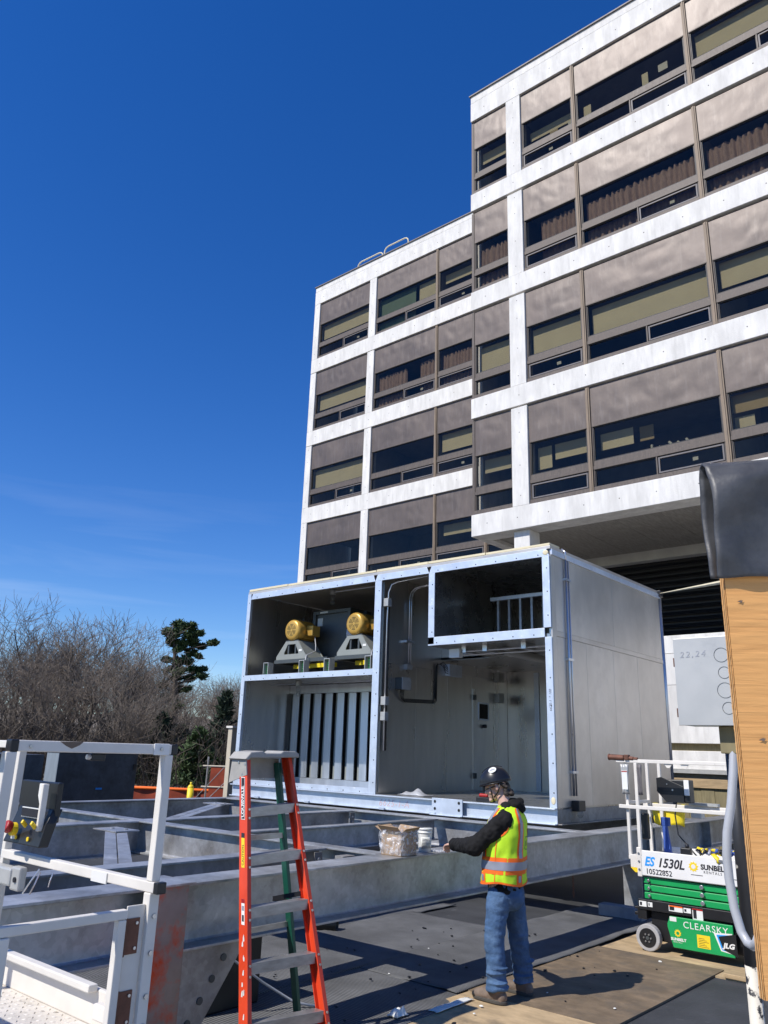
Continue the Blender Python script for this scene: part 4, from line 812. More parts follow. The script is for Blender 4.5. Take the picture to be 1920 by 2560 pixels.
for k, (x0, x1, y) in enumerate(((-.03,.055,oy-.03),(.15,.20,oy-.02))):
    MB().grid(lambda u, v: (X(lerp(x0, x1, u)), y+.012*math.sin(u*9+v*5), lerp(1.55, 1.87, v)), 6, 8).build("manual_sleeve", M['ventframe'] if k else M['jbox'], rl, smooth=True, solid=.004)
MB().box(X(-.02), X(.045), oy-.047, oy-.044, 1.60, 1.80).build("manual_page", M['paper'], rl); MB().box(X(-.02), X(.045), oy-.049, oy-.0475, 1.785, 1.795).build("print_line", M['red'], rl)
# things lying on or hanging from that lift
MB().cyl((X(-.17),oy+.0,1.955), (X(.0),oy+.0,1.950), .032, 14).cyl((X(-.17),oy+.0,1.955), (X(-.185),oy+.0,1.955), .036, 14).cyl((X(.0),oy,1.95), (X(.11),oy,1.945), .022, 12).cyl((X(.11),oy+.0,1.945),(X(.16),oy,1.943), .016, 12).box(X(.01), X(.06), oy-.03, oy+.03, 1.928, 1.985).build("torch_handle", M['rust'], bevel=.004, label="rust-brown cylindrical tool lying on the white top rail of the lift", cat="tool")
def yb(u, v):
    a = 2*math.pi*u; return (X(.16)+.20*math.cos(a)*(1-.15*v), oy+.78+.07*math.sin(a), lerp(1.44, 1.22, v)+.012*math.sin(3*a+v*4))
MB().grid(yb, 28, 6, True).build("tool_bag", M['yellow'], smooth=True, solid=.008, label="yellow tool bag hung on the far rail of the green scissor lift", cat="bag")
MB().box(X(.02), X(.10), oy+.30, oy+.38, 1.08, 1.36).build("battery_charger", M['black'], bevel=.02, label="black flat box hanging behind the lift's corner posts", cat="box")
MB().prism([(X(.22),oy+.42,.93),(X(.30),oy+.42,.93),(X(.24),oy+.46,1.30),(X(.20),oy+.46,1.30)], (0,.05,0)).box(X(.19), X(.28), oy+.45, oy+.52, 1.23, 1.32).build("level_case", M['navy'], bevel=.006, label="blue narrow tool case standing on the lift deck by the corner post", cat="tool case")
def strap(pts, w, m, parent, tw=0):
    pts = [Vector(p) for p in pts]
    vs = []; fs = []
    for i, p in enumerate(pts):
        d = (pts[min(i+1, len(pts)-1)]-pts[max(i-1, 0)]).normalized(); s = d.cross(Vector((math.sin(i*tw), -.6, math.cos(i*tw)))).normalized()*w/2
        vs += [p-s, p+s]
    fs = [(2*i, 2*i+1, 2*i+3, 2*i+2) for i in range(len(pts)-1)]
    MB().add(vs, fs).build("strap", m, parent, solid=.004, smooth=True)
hn = thing("safety_harness", "tangled yellow and blue safety harness heaped on the white lift platform", "harness", (X(.85), oy+.06, .985))
rnd = random.Random(11)
for k in range(15):
    c = Vector((X(.72+.34*rnd.random()), oy+.04+.12*rnd.random(), 1.0)); a = rnd.random()*6.28; q = .05+.05*rnd.random()
    strap([c+Vector((q*math.cos(a+t*.8)*(1-.06*t), .4*q*math.sin(a+t*.8), .012+.05*abs(math.sin(t*.7+k)))) for t in range(9)], .035, M[('yellow','navy','yellow','navy','silver','black')[k % 6]], hn, .25)
MB().box(X(.55), X(.66), oy+.03, oy+.09, .99, 1.06).ball((X(.62), oy+.05, 1.08), .025, 8, 6).build("buckle", M['black'], hn, bevel=.008); MB().box(X(.93), X(.99), oy-.012, oy-.006, .955, .985).build("clasp", M['steel'], hn)
strap([(X(.88),oy+.05,1.03),(X(.91),oy+.0,1.02),(X(.95),oy-.012,.99),(X(.96),oy-.012,.95)], .04, M['yellow'], hn)

# ---- near lift, bottom left
ll = thing("scissor_lift", "scuffed white scissor lift platform with gate and control box, close at the bottom left", "scissor lift", (-3.7, 1.7, 0))
XE, YF, YN = -2.93, 2.04, 1.30
lift_base(ll, XE-.02, YN-.02, -1, .80, 1.80)
MB().box(XE-1.75, XE, YN, YF+.02, .80, .83).build("platform_deck", M['deckwhite'], ll)
lg = MB(); rnd = random.Random(2)
for i in range(26):
    for j in range(22):
        x = XE-.10-i*.052; y = YN+.04+j*.034; a = R(45) if (i+j) % 2 else R(-45); d = Vector((math.cos(a), math.sin(a), 0))*.013; s = Vector((-d.y, d.x, 0))*.32; c = Vector((x, y, .8302))
        lg.add([c-d, c-s, c+d, c+s, c+Vector((0,0,.004))-d*.4, c+Vector((0,0,.004))+d*.4], [(0,1,4),(1,2,5),(1,5,4),(2,3,5),(3,0,4),(3,4,5)])
lg.build("tread_lugs", M['deckwhite'], ll, kind="stuff")
MB().box(XE-1.75, XE-.02, YF+.0, YF+.025, .83, .965).box(XE-1.75, XE-.02, YN-.005, YN+.02, .83, .965).box(XE-1.775, XE-1.75, YN, YF, .83, .965).build("toe_board", M['whitep'], ll, bevel=.006)
MB().box(XE-1.6, XE-.3, YF-.045, YF-.001, .955, .985).build("deck_hinge_rail", M['whitep'], ll, bevel=.006)
MB().box(XE-.33, XE-.22, YF-.19, YF-.05, .831, .86).box(XE-.23, XE-.08, YF-.06, YF-.02, .88, .94).build("deck_bracket", M['whitep'], ll, bevel=.008)
# end top rail along the narrow end (chipped), with black caps
er = tube_rail("top_rail", (XE,1.395,1.911), (XE,2.05,1.911), ll, .040); cap((XE,1.396,1.911), (0,-1,0), er); cap((XE-.0,2.05,1.911), (0,1,0), er)
MB().prism([(XE+.0206,1.55,1.93),(XE+.0206,1.575,1.915),(XE+.0206,1.60,1.905),(XE+.0206,1.63,1.918),(XE+.0206,1.645,1.931)], (.0006,0,0)).build("paint_chip", M['chip'], er)
MB().box(XE+.0202, XE+.026, 1.96, 2.035, 1.888, 1.934).build("rail_clip", M['whitec'], er, bevel=.004); MB().cyl((XE+.026,1.995,1.912), (XE+.032,1.995,1.912), .007, 8).cyl((XE+.0202,1.44,1.91), (XE+.025,1.44,1.91), .006, 8).build("rivet", M['steel'], er)
MB().box(XE-.03, XE+.0, 1.70, 1.76, 1.862, 1.889).build("latch", M['black'], er, bevel=.004); MB().cyl((XE-.012,1.685,1.876), (XE-.012,1.70,1.876), .010, 8).build("latch_pin", M['steel'], er)
fr_ = tube_rail("top_rail", (XE-.04,YF,1.908), (XE-1.75,YF,1.908), ll); nr_ = tube_rail("top_rail", (XE-.0,YN+.01,1.908), (XE-1.75,YN+.01,1.908), ll)
mr_ = tube_rail("mid_rail", (XE+.035,YF,1.385), (XE-1.75,YF,1.385), ll, .040); cap((XE+.035,YF,1.385), (1,0,0), mr_); tube_rail("mid_rail", (XE,YN+.01,1.385), (XE-1.75,YN+.01,1.385), ll)
MB().box(XE-.42, XE-.30, YF-.026, YF-.0202, 1.360, 1.402).build("worn_label", M['whitec'], mr_)
tube_rail("post", (XE,YF,1.405), (XE,YF,1.89), ll, .040); MB().bar((XE,YF,.84), (XE,YF,1.364), .046, .046).build("post_socket", M['whitep'], ll, bevel=.004)
for z in (1.28,1.15,1.0,.9): MB().cyl((XE+.023,YF+.005,z), (XE+.030,YF+.005,z), .010, 6).build("bolt", M['steel'], ll)
tube_rail("post", (XE-1.28,YF,.96), (XE-1.28,YF,1.89), ll); tube_rail("post", (XE,YN+.075,.84), (XE,YN+.075,1.89), ll, .040); tube_rail("post", (XE-1.28,YN+.01,.96), (XE-1.28,YN+.01,1.89), ll); tube_rail("post", (XE-1.73,YF,.96), (XE-1.73,YF,1.89), ll)
# gate with hinges
gt = tube_rail("gate_top_bar", (XE+.01,1.36,1.300), (XE+.01,1.925,1.300), ll, .034); tube_rail("gate_upright", (XE+.01,1.905,.80), (XE+.01,1.905,1.282), ll, .034); tube_rail("gate_upright", (XE+.01,1.44,.80), (XE+.01,1.44,1.282), ll, .05); tube_rail("gate_bottom_bar", (XE+.01,1.45,.79), (XE+.01,1.92,.79), ll, .034)
MB().box(XE-.004, XE+.004, 1.935, 2.015, .88, 1.325).build("hinge_post_plate", M['whitep'], ll, bevel=.003)
for z in (1.155, .905):
    hg = MB().box(XE+.005, XE+.010, 1.930, 1.992, z, z+.125).cyl((XE+.012,1.927,z-.004), (XE+.012,1.927,z+.129), .008, 8).build("hinge", M['rust'], ll)
    for q in ((1.978,.108),(1.978,.02)): MB().cyl((XE+.010,q[0],z+q[1]), (XE+.015,q[0],z+q[1]), .006, 8).build("rivet", M['steel'], hg)
# control box
cx0, cx1 = -4.10, -3.80
cbx = MB().prism([(cx0,1.96,1.455),(cx1+.06,1.96,1.455),(cx1+.06,1.98,1.56),(cx1+.04,2.02,1.62),(cx0,2.02,1.62)], (0,.05,0)).box(cx0-.02, cx1+.05, 2.022, 2.05, 1.56, 1.74).build("control_box", M['black'], ll, bevel=.006)
MB().prism([(-3.825,1.965,1.735),(-3.785,1.965,1.735),(-3.785,1.965,1.53),(-3.80,1.965,1.53),(-3.80,1.965,1.64),(-3.825,1.965,1.68)], (0,.02,0)).build("bracket_arm", M['whitec'], ll, bevel=.003)
MB().box(-3.783, -3.765, 1.955, 1.985, 1.525, 1.735).build("bracket_cover", M['whitep'], ll, bevel=.004)
MB().box(cx0+.10, cx0+.27, 1.985, 1.992, 1.575, 1.62).build("label_frame", M['paper'], cbx); MB().box(cx0+.105, cx0+.265, 1.982, 1.9846, 1.579, 1.616).build("display", M['ink'], cbx)
MB().cyl((cx0+.115,1.962,1.520), (cx0+.115,1.935,1.520), .030, 16).build("stop_collar", M['safyellow'], cbx, bevel=.004); MB().cyl((cx0+.115,1.935,1.525), (cx0+.115,1.905,1.538), .028, 16).build("stop_button", M['red'], cbx, smooth=False, bevel=.008)
for x in (cx0+.225, cx0+.315): MB().bar((x,1.955,1.54), (x+.015,1.925,1.565), .012, .02).build("toggle_switch", M['safyellow'], cbx, bevel=.004)
for x in (cx0+.13, cx0+.25): MB().cyl((x,1.962,1.485), (x,1.957,1.485), .010, 10).build("indicator", M['safyellow'], cbx)
MB().box(cx0+.09, cx0+.125, 1.955, 1.9595, 1.475, 1.495).build("maker_plate", M['paper'], cbx)
MB().box(-4.19, -3.97, 1.96, 2.02, 1.265, 1.345).box(-3.985, -3.90, 1.97, 2.01, 1.25, 1.355).build("outlet_box", M['jbox'], ll, bevel=.010); MB().cyl((-3.93,1.968,1.30), (-3.93,1.962,1.30), .012, 10).build("outlet_knockout", M['ink'], ll)
MB().tube([(-4.05,1.95,1.27),(-4.06,1.94,1.15),(-4.10,1.93,1.0),(-4.15,1.93,.9)], .008, 6).build("cable", M['black'], ll, smooth=True)
MB().tube([(-3.83,2.03,1.352),(-3.84,2.0,1.30),(-3.88,1.99,1.245)], .004, 5).tube([(-3.82,2.03,1.34),(-3.80,2.0,1.29),(-3.815,1.99,1.25)], .004, 5).tube([(-3.70,2.03,1.35),(-3.70,2.02,1.32),(-3.71,2.02,1.29)], .003, 5).build("wire_tie", M['emt'], ll)

# ================================================================== STEP LADDER
ld = thing("step_ladder", "orange fibreglass step ladder with aluminium steps and grey top, standing open", "ladder", (-4.2, 4.0, 0))
A0, VL = Vector((-4.394,3.782,1.526)), Vector((.099,-.052,-.292)); B0, VR = Vector((-4.377,4.187,1.548)), Vector((.133,-.037,-.294))
def rail(P0, V, s, k0, k1):
    p = P0+V*k0; vec = V*(k1-k0); o = s*.034
    pts = [(0,0),(0,-o),(-.082,-o),(-.082,0),(-.074,0),(-.074,-o+s*.007),(-.008,-o+s*.007),(-.008,0)]
    return MB().prism([p+Vector((a, b, 0)) for a, b in pts], vec).build("side_rail", M['orange'], ld, bevel=.002)
kL, kR = A0.z/.292-.02, B0.z/.294-.02
left = rail(A0+Vector((0,.004,0)), VL, 1, -1.10, kL); right = rail(B0+Vector((0,-.004,0)), VR, -1, -1.12, kR)
for k in range(6):
    a, c = A0+VL*k, B0+VR*k
    if a.z < .1: break
    d = (c-a); p = [(-.004,.022),(-.078,.022),(-.078,-.004),(-.072,-.004),(-.072,.014),(-.045,.014),(-.045,.010),(-.012,.010),(-.012,-.034),(-.004,-.040)]
    st = MB().prism([a+Vector((q, .006, z-.012)) for q, z in p], d*(1-.012/d.length)).build("step", M['ladalu'], ld, bevel=.001)
    for q in (0, -.055):
        MB().cyl(a+VL*(q/-.3)+Vector((.002,-.012,0)), a+VL*(q/-.3)+Vector((.007,-.012,0)), .008, 8).build("rivet", M['steel'], left); MB().cyl(c+VR*(q/-.3)+Vector((.002,.012,0)), c+VR*(q/-.3)+Vector((.007,.012,0)), .008, 8).build("rivet", M['steel'], right)
    if k % 2 == 0: MB().bar(a+Vector((-.04,.01,-.04)), a+Vector((-.04,.07,-.005)), .02, .004).bar(c+Vector((-.04,-.01,-.04)), c+Vector((-.04,-.07,-.005)), .02, .004).build("step_brace", M['ladalu'], ld)
# moulded top cap
tA, tB = A0-VL*1.10, B0-VR*1.12
x0, x1, y0, y1, z0 = tA.x-.16, tA.x+.035, tA.y-.07, tB.y+.06, tA.z-.0
MB().prism([(x1-.005,y0,z0+.005),(x1-.005,y0+.05,z0+.052),(x1-.005,y0+.16,z0+.062),(x1-.005,y0+.19,z0+.048),(x1-.005,y1-.19,z0+.050),(x1-.005,y1-.16,z0+.066),(x1-.005,y1-.04,z0+.066),(x1-.005,y1,z0+.05),(x1-.005,y1,z0+.02),(x1-.005,y1-.03,z0+.022),(x1-.005,y0+.05,z0+.012),(x1-.005,y0+.03,z0-.005)], (x0-x1,0,0)).build("top_cap", M['capgrey'], ld, bevel=.008)
MB().prism([(x1-.03,y0+.032,z0+.02),(x0+.02,y0+.032,z0+.02),(x0-.0,y0+.03,z0-.16),(x1-.0,y0+.026,z0-.10)], (0,-.008,0)).prism([(x1-.03,y1-.03,z0+.02),(x0+.02,y1-.03,z0+.02),(x0-.0,y1-.03,z0-.12),(x1-.03,y1-.03,z0-.06)], (0,.008,0)).box(x0+.01, x0+.02, y0+.04, y1-.05, z0-.13, z0+.01).build("cap_skirt", M['capgrey'], ld)
for q in ((-.03,-.03),(-.10,-.02),(-.05,-.10)): MB().cyl((x1+q[0],y0+.0235,z0+q[1]), (x1+q[0],y0+.019,z0+q[1]), .009, 8).build("rivet", M['steel'], ld)
for yt0, yb0 in ((tB.y-.03, 4.50), (tA.y+.04, 4.00)):
    t, b_ = Vector((x0+.05, yt0, z0-.02)), Vector((-4.53, yb0, .01)); MB().bar(t, b_, .030, .055, (1,0,0)).build("rear_leg", M['ladgreen'], ld, bevel=.004); MB().box(b_.x-.04, b_.x+.04, b_.y-.025, b_.y+.025, 0, .05).build("foot", M['black'], ld, bevel=.005)
for P0, V in ((A0, VL), (B0, VR)): q = P0+V*(P0.z/-V.z); MB().box(q.x-.09, q.x+.01, q.y-.03, q.y+.03, 0, .05).build("foot", M['black'], ld, bevel=.005)
for z in (1.32, .72): MB().bar((lerp(t.x,-4.53,.35), lerp(tB.y-.03,4.5,1-z/1.9), z), (lerp(t.x,-4.53,.35), lerp(tA.y+.04,4.0,1-z/1.9), z), .02, .035).build("rear_brace", M['ladalu'], ld)
p = B0+VR*2.0; MB().bar(p+Vector((-.06,-.03,.04)), p+Vector((-.30,-.05,-.02)), .012, .03).bar(p+Vector((-.30,-.05,-.02)), (-4.545,4.38,.86), .012, .03).build("spreader", M['black'], ld)
# prints on the outer web of the left rail
def onweb(k, h): q = A0+VL*k; return Vector((q.x-.041+h, q.y+.004-.0345-.0006, q.z))
up_ = (-VL).normalized(); sd = Vector((1,0,0)); sd = (sd-up_*sd.dot(up_)).normalized()
def webplate(k0, k1, h0, h1, m, e=0):
    a, b_, c, d_ = onweb(k0,h0), onweb(k0,h1), onweb(k1,h1), onweb(k1,h0)
    return MB().prism([q+Vector((0,-e,0)) for q in (a, b_, c, d_)], (0,-.0006,0)).build("label_plate", m, ld)
webplate(-.70, .22, -.020, .020, M['whitec']); webplate(-.685, .205, -.0165, .0165, M['ink'], .0007)
letters("lettering", "LOUISVILLE", .034, M['whitec'], ld, onweb(.16,.011)+Vector((0,-.0016,0)), up_, -sd, bold=.001, sx=1.22)
wy = webplate(.55, 1.20, -.016, .016, M['safyellow']); webplate(.50, .60, -.016, .016, M['ink'], .0007); letters("lettering", "CAUTION", .026, M['ink'], ld, onweb(1.15,.009)+Vector((0,-.0009,0)), up_, -sd, sx=1.1)
webplate(1.80, 2.28, -.014, .016, M['paper']); webplate(1.80, 1.88, -.014, .016, M['red'], .0007); webplate(2.10, 2.22, -.008, .010, M['ink'], .0007); webplate(1.93, 2.02, -.010, .012, M['silver'], .0007)
rnd = random.Random(5)
for k in range(13):
    c0 = onweb(2.55+.20*k*rnd.random()+.05*k, -.012+.024*rnd.random()); n = 7; rr1 = .008+.012*rnd.random()
    MB().prism([c0+Vector((math.cos(6.28*i/n)*rr1*.45*(.6+.6*rnd.random()),0,math.sin(6.28*i/n)*rr1*1.6*(.6+.6*rnd.random()))) for i in range(n)], (0,-.0005,0)).build("paint_smear", M['paper'], left)

# ================================================================== PLYWOOD PANEL, RUBBER SHEET, POLE, BOX, HOSE
TH = R(40); tr = Vector((math.cos(TH), math.sin(TH), 0)); nn = Vector((math.sin(TH), -math.cos(TH), 0)); E0 = Vector((-.610, 2.020, 0))
pp = thing("upright_plywood_board", "upright plywood board with visible ply edge at the right edge of the picture", "plywood", (-.4, 2.2, 0))
Mp = Matrix(((tr.x, nn.x, 0, E0.x), (tr.y, nn.y, 0, E0.y), (0, 0, 1, 0), (0, 0, 0, 1)))
def ngrain(x, z): return .0007*noise.noise(Vector((x*5, z*70+2*noise.noise(Vector((x*6, z*5, 1))), 2)))+.0005*noise.noise(Vector((x*11, z*190, 5)))
MB(Mp).grid(lambda u, v: (.75*u, ngrain(.75*u, 1.44+1.02*v), 1.44+1.02*v), 50, 360).build("plywood_face", M['plyface'], pp, smooth=True)
MB(Mp).box(0.0005, .75, -.0265, -.0022, 1.44, 2.46).build("plywood_core", M['plyedge'], pp)
rnd = random.Random(3)
for k in range(5):
    y = -.0262+.0052*k; MB(Mp).grid(lambda u, v: (-.0010-.0012*abs(noise.noise(Vector((v*60+k*7, u*3, k))))-(.0012 if k % 2 else 0), y+.0050*u, 1.44+1.02*v), 1, 200).build("ply", M['plyedge'] if k % 2 else M['plyface'], pp, smooth=False)
for (x, z, s) in ((.033, 2.315, .006), (.052, 1.985, .007)):
    MB(Mp).prism([(x+s*1.5*math.cos(a)*(1 if i % 2 else .5), .0022, z+s*.6*math.sin(a)*(1 if i % 3 else .5)) for i, a in enumerate([6.283*q/9 for q in range(9)])], (0,.0006,0)).build("knot_hole", M['chip'], pp)
MB(Mp).box(.55, .64, -.116, -.027, 0, 2.62).build("timber_post", M['timber'], pp, bevel=.003); MB(Mp).box(.30, .75, -.116, -.028, .0, .04).build("timber_foot", M['timber'], pp)
prof = [(.006,2.372),(.012,2.42),(.013,2.50),(.016,2.58),(.020,2.635),(.012,2.672),(-.010,2.688),(-.030,2.682),(-.046,2.655),(-.054,2.60),(-.056,2.54),(-.050,2.48),(-.042,2.43),(-.036,2.38)]
def dr_(u, v):
    f = v*(len(prof)-1); i = min(len(prof)-2, int(f)); t = f-i; n_ = lerp(prof[i][0], prof[i+1][0], t); z = lerp(prof[i][1], prof[i+1][1], t); x = -.021+.80*u
    fr1 = max(0, 1-v*1.6); n_ += .026*math.sin(x*15-z*22+1.2)*max(0, min(1, (z-2.46)*6))*max(0, 1-abs(v-.32)*2.2)+.007*noise.noise(Vector((x*9, z*8, 1)))+.004*noise.noise(Vector((x*22, z*17, 4))); z += .02*x*(1 if z > 2.6 else 0)+(.012*noise.noise(Vector((x*5, 0, 3)))-.0+.02*x if v < .05 else 0)
    return (x, n_+.004, z)
MB(Mp).grid(dr_, 60, 78).build("rubber_sheet", M['rubberd'], smooth=True, solid=.005, label="black rubber sheet folded over the top of the plywood panel", cat="rubber sheet")
ep = thing("electrical_pole", "flaking black and white steel pole carrying a grey electrical box", "pole", (-1.085, 3.47, 0))
MB().cyl((-1.085,3.47,1.20), (-1.085,3.47,2.06), .0265, 20).build("pole_upper", M['pole_t'], ep, smooth=True); MB().cyl((-1.085,3.47,.0), (-1.085,3.47,1.199), .0265, 20).build("pole_shaft", M['pole'], ep, smooth=True); MB().cyl((-1.085,3.47,0), (-1.085,3.47,.012), .09, 20).build("pole_foot", M['steel'], ep)
bx_ = MB().box(-1.207, -.90, 3.25, 3.41, 2.07, 2.411).build("junction_box", M['jbox'], ep, bevel=.004); lid = MB().box(-1.209, -.898, 3.244, 3.2495, 2.068, 2.413).build("cover", M['jbox'], bx_, bevel=.002)
for z in (2.30, 2.10): MB().box(-1.214, -1.209, 3.246, 3.252, z, z+.035).build("rust_edge", M['rust'], bx_)
for (x, z, r_) in ((-1.021,2.338,.0285),(-1.015,2.269,.0235),(-1.018,2.201,.030),(-1.011,2.133,.0235)):
    n = 28; MB().add([(x+math.cos(6.2832*i/n)*q, 3.2436, z+math.sin(6.2832*i/n)*q) for q in (r_, r_-.0018) for i in range(n)], [(i, (i+1) % n, n+(i+1) % n, n+i) for i in range(n)]).build("knockout", M['fandark'], bx_, solid=.0014)
letters("pencil_note", "22,24", .034, M['conduit'], ep, (-1.185, 3.2432, 2.335), (1,0,.02), (0,0,1), shear=.2, space=1.4)
MB().box(-1.075, -.93, 3.30, 3.45, 1.965, 2.069).build("mounting_bracket", M['hoard'], ep, bevel=.004); MB().cyl((-1.026,3.33,2.069), (-1.026,3.33,2.03), .028, 14).build("hose_connector", M['conduit'], ep)
MB().tube([(-1.026,3.33,2.05),(-1.030,3.32,1.99),(-1.034,3.30,1.90),(-1.05,3.29,1.78),(-1.071,3.28,1.68),(-1.080,3.28,1.60),(-1.079,3.28,1.52),(-1.070,3.28,1.42),(-1.053,3.28,1.345),(-1.030,3.27,1.312),(-1.005,3.25,1.309),(-.985,3.22,1.325),(-.965,3.20,1.36)], .0165, 12).build("conduit_hose", M['conduit'], ep, smooth=True)
MB().tube([(-.972,3.25,1.36),(-.985,3.25,1.48),(-1.0,3.3,1.62),(-1.0,3.32,1.80),(-.98,3.36,1.97)], .010, 10).build("conduit_hose", M['whitep'], ep, smooth=True)
MB().prism([(-1.005,3.25,1.18),(-.93,3.25,1.27),(-.90,3.25,1.12),(-.945,3.25,1.02)], (0,.02,0)).build("rubber_flap", M['rubberd'], ep, bevel=.004)
rl.location.z = .016
# ================================================================== SMALL THINGS ON AND UNDER THE FRAME
cbx0 = thing("cardboard_box", "open cardboard box wrapped in clear plastic on the front steel beam", "box", (-4.83, 5.93, ZT))
MB().box(-4.95, -4.72, 5.83, 6.05, ZT+.001, ZT+.006).box(-4.95, -4.945, 5.83, 6.05, ZT+.006, ZT+.195).box(-4.725, -4.72, 5.83, 6.05, ZT+.006, ZT+.195).box(-4.944, -4.726, 5.83, 5.835, ZT+.006, ZT+.195).box(-4.944, -4.726, 6.045, 6.05, ZT+.006, ZT+.195).build("carton", M['card'], cbx0)
MB().add([(-4.95,5.83,ZT+.195),(-4.95,6.05,ZT+.195),(-5.03,6.05,ZT+.24),(-5.03,5.83,ZT+.23)], [(0,1,2,3)]).add([(-4.72,5.83,ZT+.195),(-4.72,6.05,ZT+.195),(-4.68,6.05,ZT+.24),(-4.67,5.83,ZT+.23)], [(0,1,2,3)]).add([(-4.95,5.83,ZT+.195),(-4.72,5.83,ZT+.195),(-4.72,5.77,ZT+.245),(-4.95,5.77,ZT+.25)], [(0,1,2,3)]).add([(-4.95,6.05,ZT+.195),(-4.72,6.05,ZT+.195),(-4.72,6.10,ZT+.23),(-4.95,6.10,ZT+.24)], [(0,1,2,3)]).build("flap", M['card'], cbx0, solid=.004)
def bagf(u, v):
    a = 2*math.pi*u; z = lerp(.01, .235, v); k = (abs(math.cos(a))**6+abs(math.sin(a))**6)**(-1/6.)
    n = noise.noise(Vector((math.cos(a)*3, math.sin(a)*3, z*16)))+.7*noise.noise(Vector((math.cos(a)*8, math.sin(a)*8, z*30)))
    q = 1.10+.10*n+.10*math.sin(v*3.0); return (-4.835+.118*k*math.cos(a)*q*1.05, 5.94+.116*k*math.sin(a)*q, ZT+z+.02*n*v)
MB().grid(bagf, 72, 22, True).build("plastic_bag", M['plastic'], cbx0)
bk = thing("bucket", "white plastic pail with printed label on the beam, between box and worker's hand", "bucket", (-4.84, 6.33, ZT))
zz = [0,.004,.15,.16,.162,.172,.174,.19,.192,.205,.207]; rr_ = [.055,.058,.066,.066,.070,.070,.067,.067,.072,.072,.064]
MB().grid(lambda u, v: (-4.84+math.cos(6.2832*u)*rr_[round(v*10)], 6.33+math.sin(6.2832*u)*rr_[round(v*10)], ZT+.001+zz[round(v*10)]), 28, 10, True).build("pail", M['bucket'], bk, smooth=True)
MB().cyl((-4.84,6.33,ZT+.002), (-4.84,6.33,ZT+.200), .052, 20).build("pail_inside", M['paper'], bk)
MB().grid(lambda u, v: (-4.84+math.cos(lerp(-1.5,.3,u))*(.0615+.004*v), 6.33+math.sin(lerp(-1.5,.3,u))*(.0615+.004*v), ZT+.03+.10*v), 12, 2).build("label_plate", M['paper'], bk, smooth=True, solid=.001)
for k in range(7): MB().grid(lambda u, v: (-4.84+math.cos(lerp(-1.3,.1-.1*(k % 3),u))*(.0635+.0006*k), 6.33+math.sin(lerp(-1.3,.1-.1*(k % 3),u))*(.0635+.0006*k), ZT+.038+.0125*k+.004*v), 10, 1).build("print_line", M['ink'], bk, smooth=True)
MB().grid(lambda u, v: (-4.66-.10*u, 6.33+.10*v, ZT+.008+.03*abs(noise.noise(Vector((u*4, v*4, 2))))), 14, 14).build("plastic_wrap", M['plastic'], label="crumpled clear plastic wrap under the worker's hand on the beam", cat="plastic wrap")
MB().cyl((-7.3,6.72,.075), (-6.62,7.08,.075), .065, 20, cap=False).build("black_pipe", M['black'], smooth=True, solid=.006, label="short black pipe lying on the mat behind the front beam", cat="pipe")
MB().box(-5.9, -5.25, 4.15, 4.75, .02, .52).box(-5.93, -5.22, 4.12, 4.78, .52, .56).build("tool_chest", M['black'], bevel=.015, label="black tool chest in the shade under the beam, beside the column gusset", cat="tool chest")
MB().tube([(-5.2,4.2,.52),(-5.12,4.35,.40),(-5.05,4.6,.22),(-4.95,4.85,.06),(-4.8,5.0,.03)], .010, 6).build("extension_cable", M['conduit'], smooth=True, label="grey cable looping from the black chest under the beam", cat="cable")
ch = thing("hanging_chain", "rusty short chain hanging from the front beam right of the worker", "chain", (-4.72, 9.0, .40))
for k in range(9):
    z = .64-.028*k; a = k % 2
    pts = [(-4.72+(.010*math.cos(t) if a else 0), 9.0+(0 if a else .010*math.cos(t)), z+.018*math.sin(t)) for t in [6.2832*i/10 for i in range(11)]]
    MB().tube(pts, .0035, 5).build("link", M['rust'], ch)
MB().box(-5.05, -4.48, 10.28, 10.45, .0, .16).build("concrete_kerb_block", M['conc'], bevel=.008, label="grey concrete block on the deck in the shade behind the lift", cat="block")
MB().box(-2.88, -1.9, 8.38, 8.62, .017, .055).build("timber_plank", M['timber'], bevel=.004, label="short pale timber plank lying at the foot of the flaking pole", cat="plank")
def rag(c, s, seed, label):
    MB().grid(lambda u, v: (c[0]+(u-.5)*s[0]+.02*noise.noise(Vector((u*4, v*4, seed))), c[1]+(v-.5)*s[1]+.02*noise.noise(Vector((u*5, v*3, seed+4))), c[2]+max(0, s[2]*(.5+noise.noise(Vector((u*3.5, v*3.5, seed+9))))*min(1, 6*min(u, 1-u, v, 1-v))+.006)), 16, 16).build("rag", M['paper'], smooth=True, solid=.003, label=label, cat="rag")
rag((-4.27, 5.28, .028), (.10,.14,.05), 3, "crumpled pale rag on the mat's edge left of the boots"); rag((-4.14, 5.80, .024), (.08,.50,.012), 7, "torn strip of white paper on plywood before the worker's boot")
rnd = random.Random(21); sc_ = MB()
for k in range(60):
    x = rnd.uniform(-6.2,-3.2); y = rnd.uniform(4.6,8.6); s = .006+.012*rnd.random(); z = .035 if x < -4.3 else .026
    sc_.ball((x, y, z+s*.3), (s, s*(.6+rnd.random()), s*.5), 5, 4)
sc_.build("deck_litter", M['black'], kind="stuff", label="small dark crumbs scattered over mats and plywood", cat="litter")
lt = MB()
for k in range(9):
    x = rnd.uniform(-6.0,-3.0); y = rnd.uniform(5,8.6); s = .006+.014*rnd.random(); lt.ball((x, y, .03), (s, s*1.6*rnd.random()+.004, s*.4), 5, 4)
lt.build("paper_litter", M['paper'], kind="stuff", label="tiny pale scraps scattered over mats and plywood", cat="litter")
it = thing("cordless_tool", "red and black cordless tool on the enclosure floor, behind the worker's face", "tool", (-6.75, 10.32, EZ0))
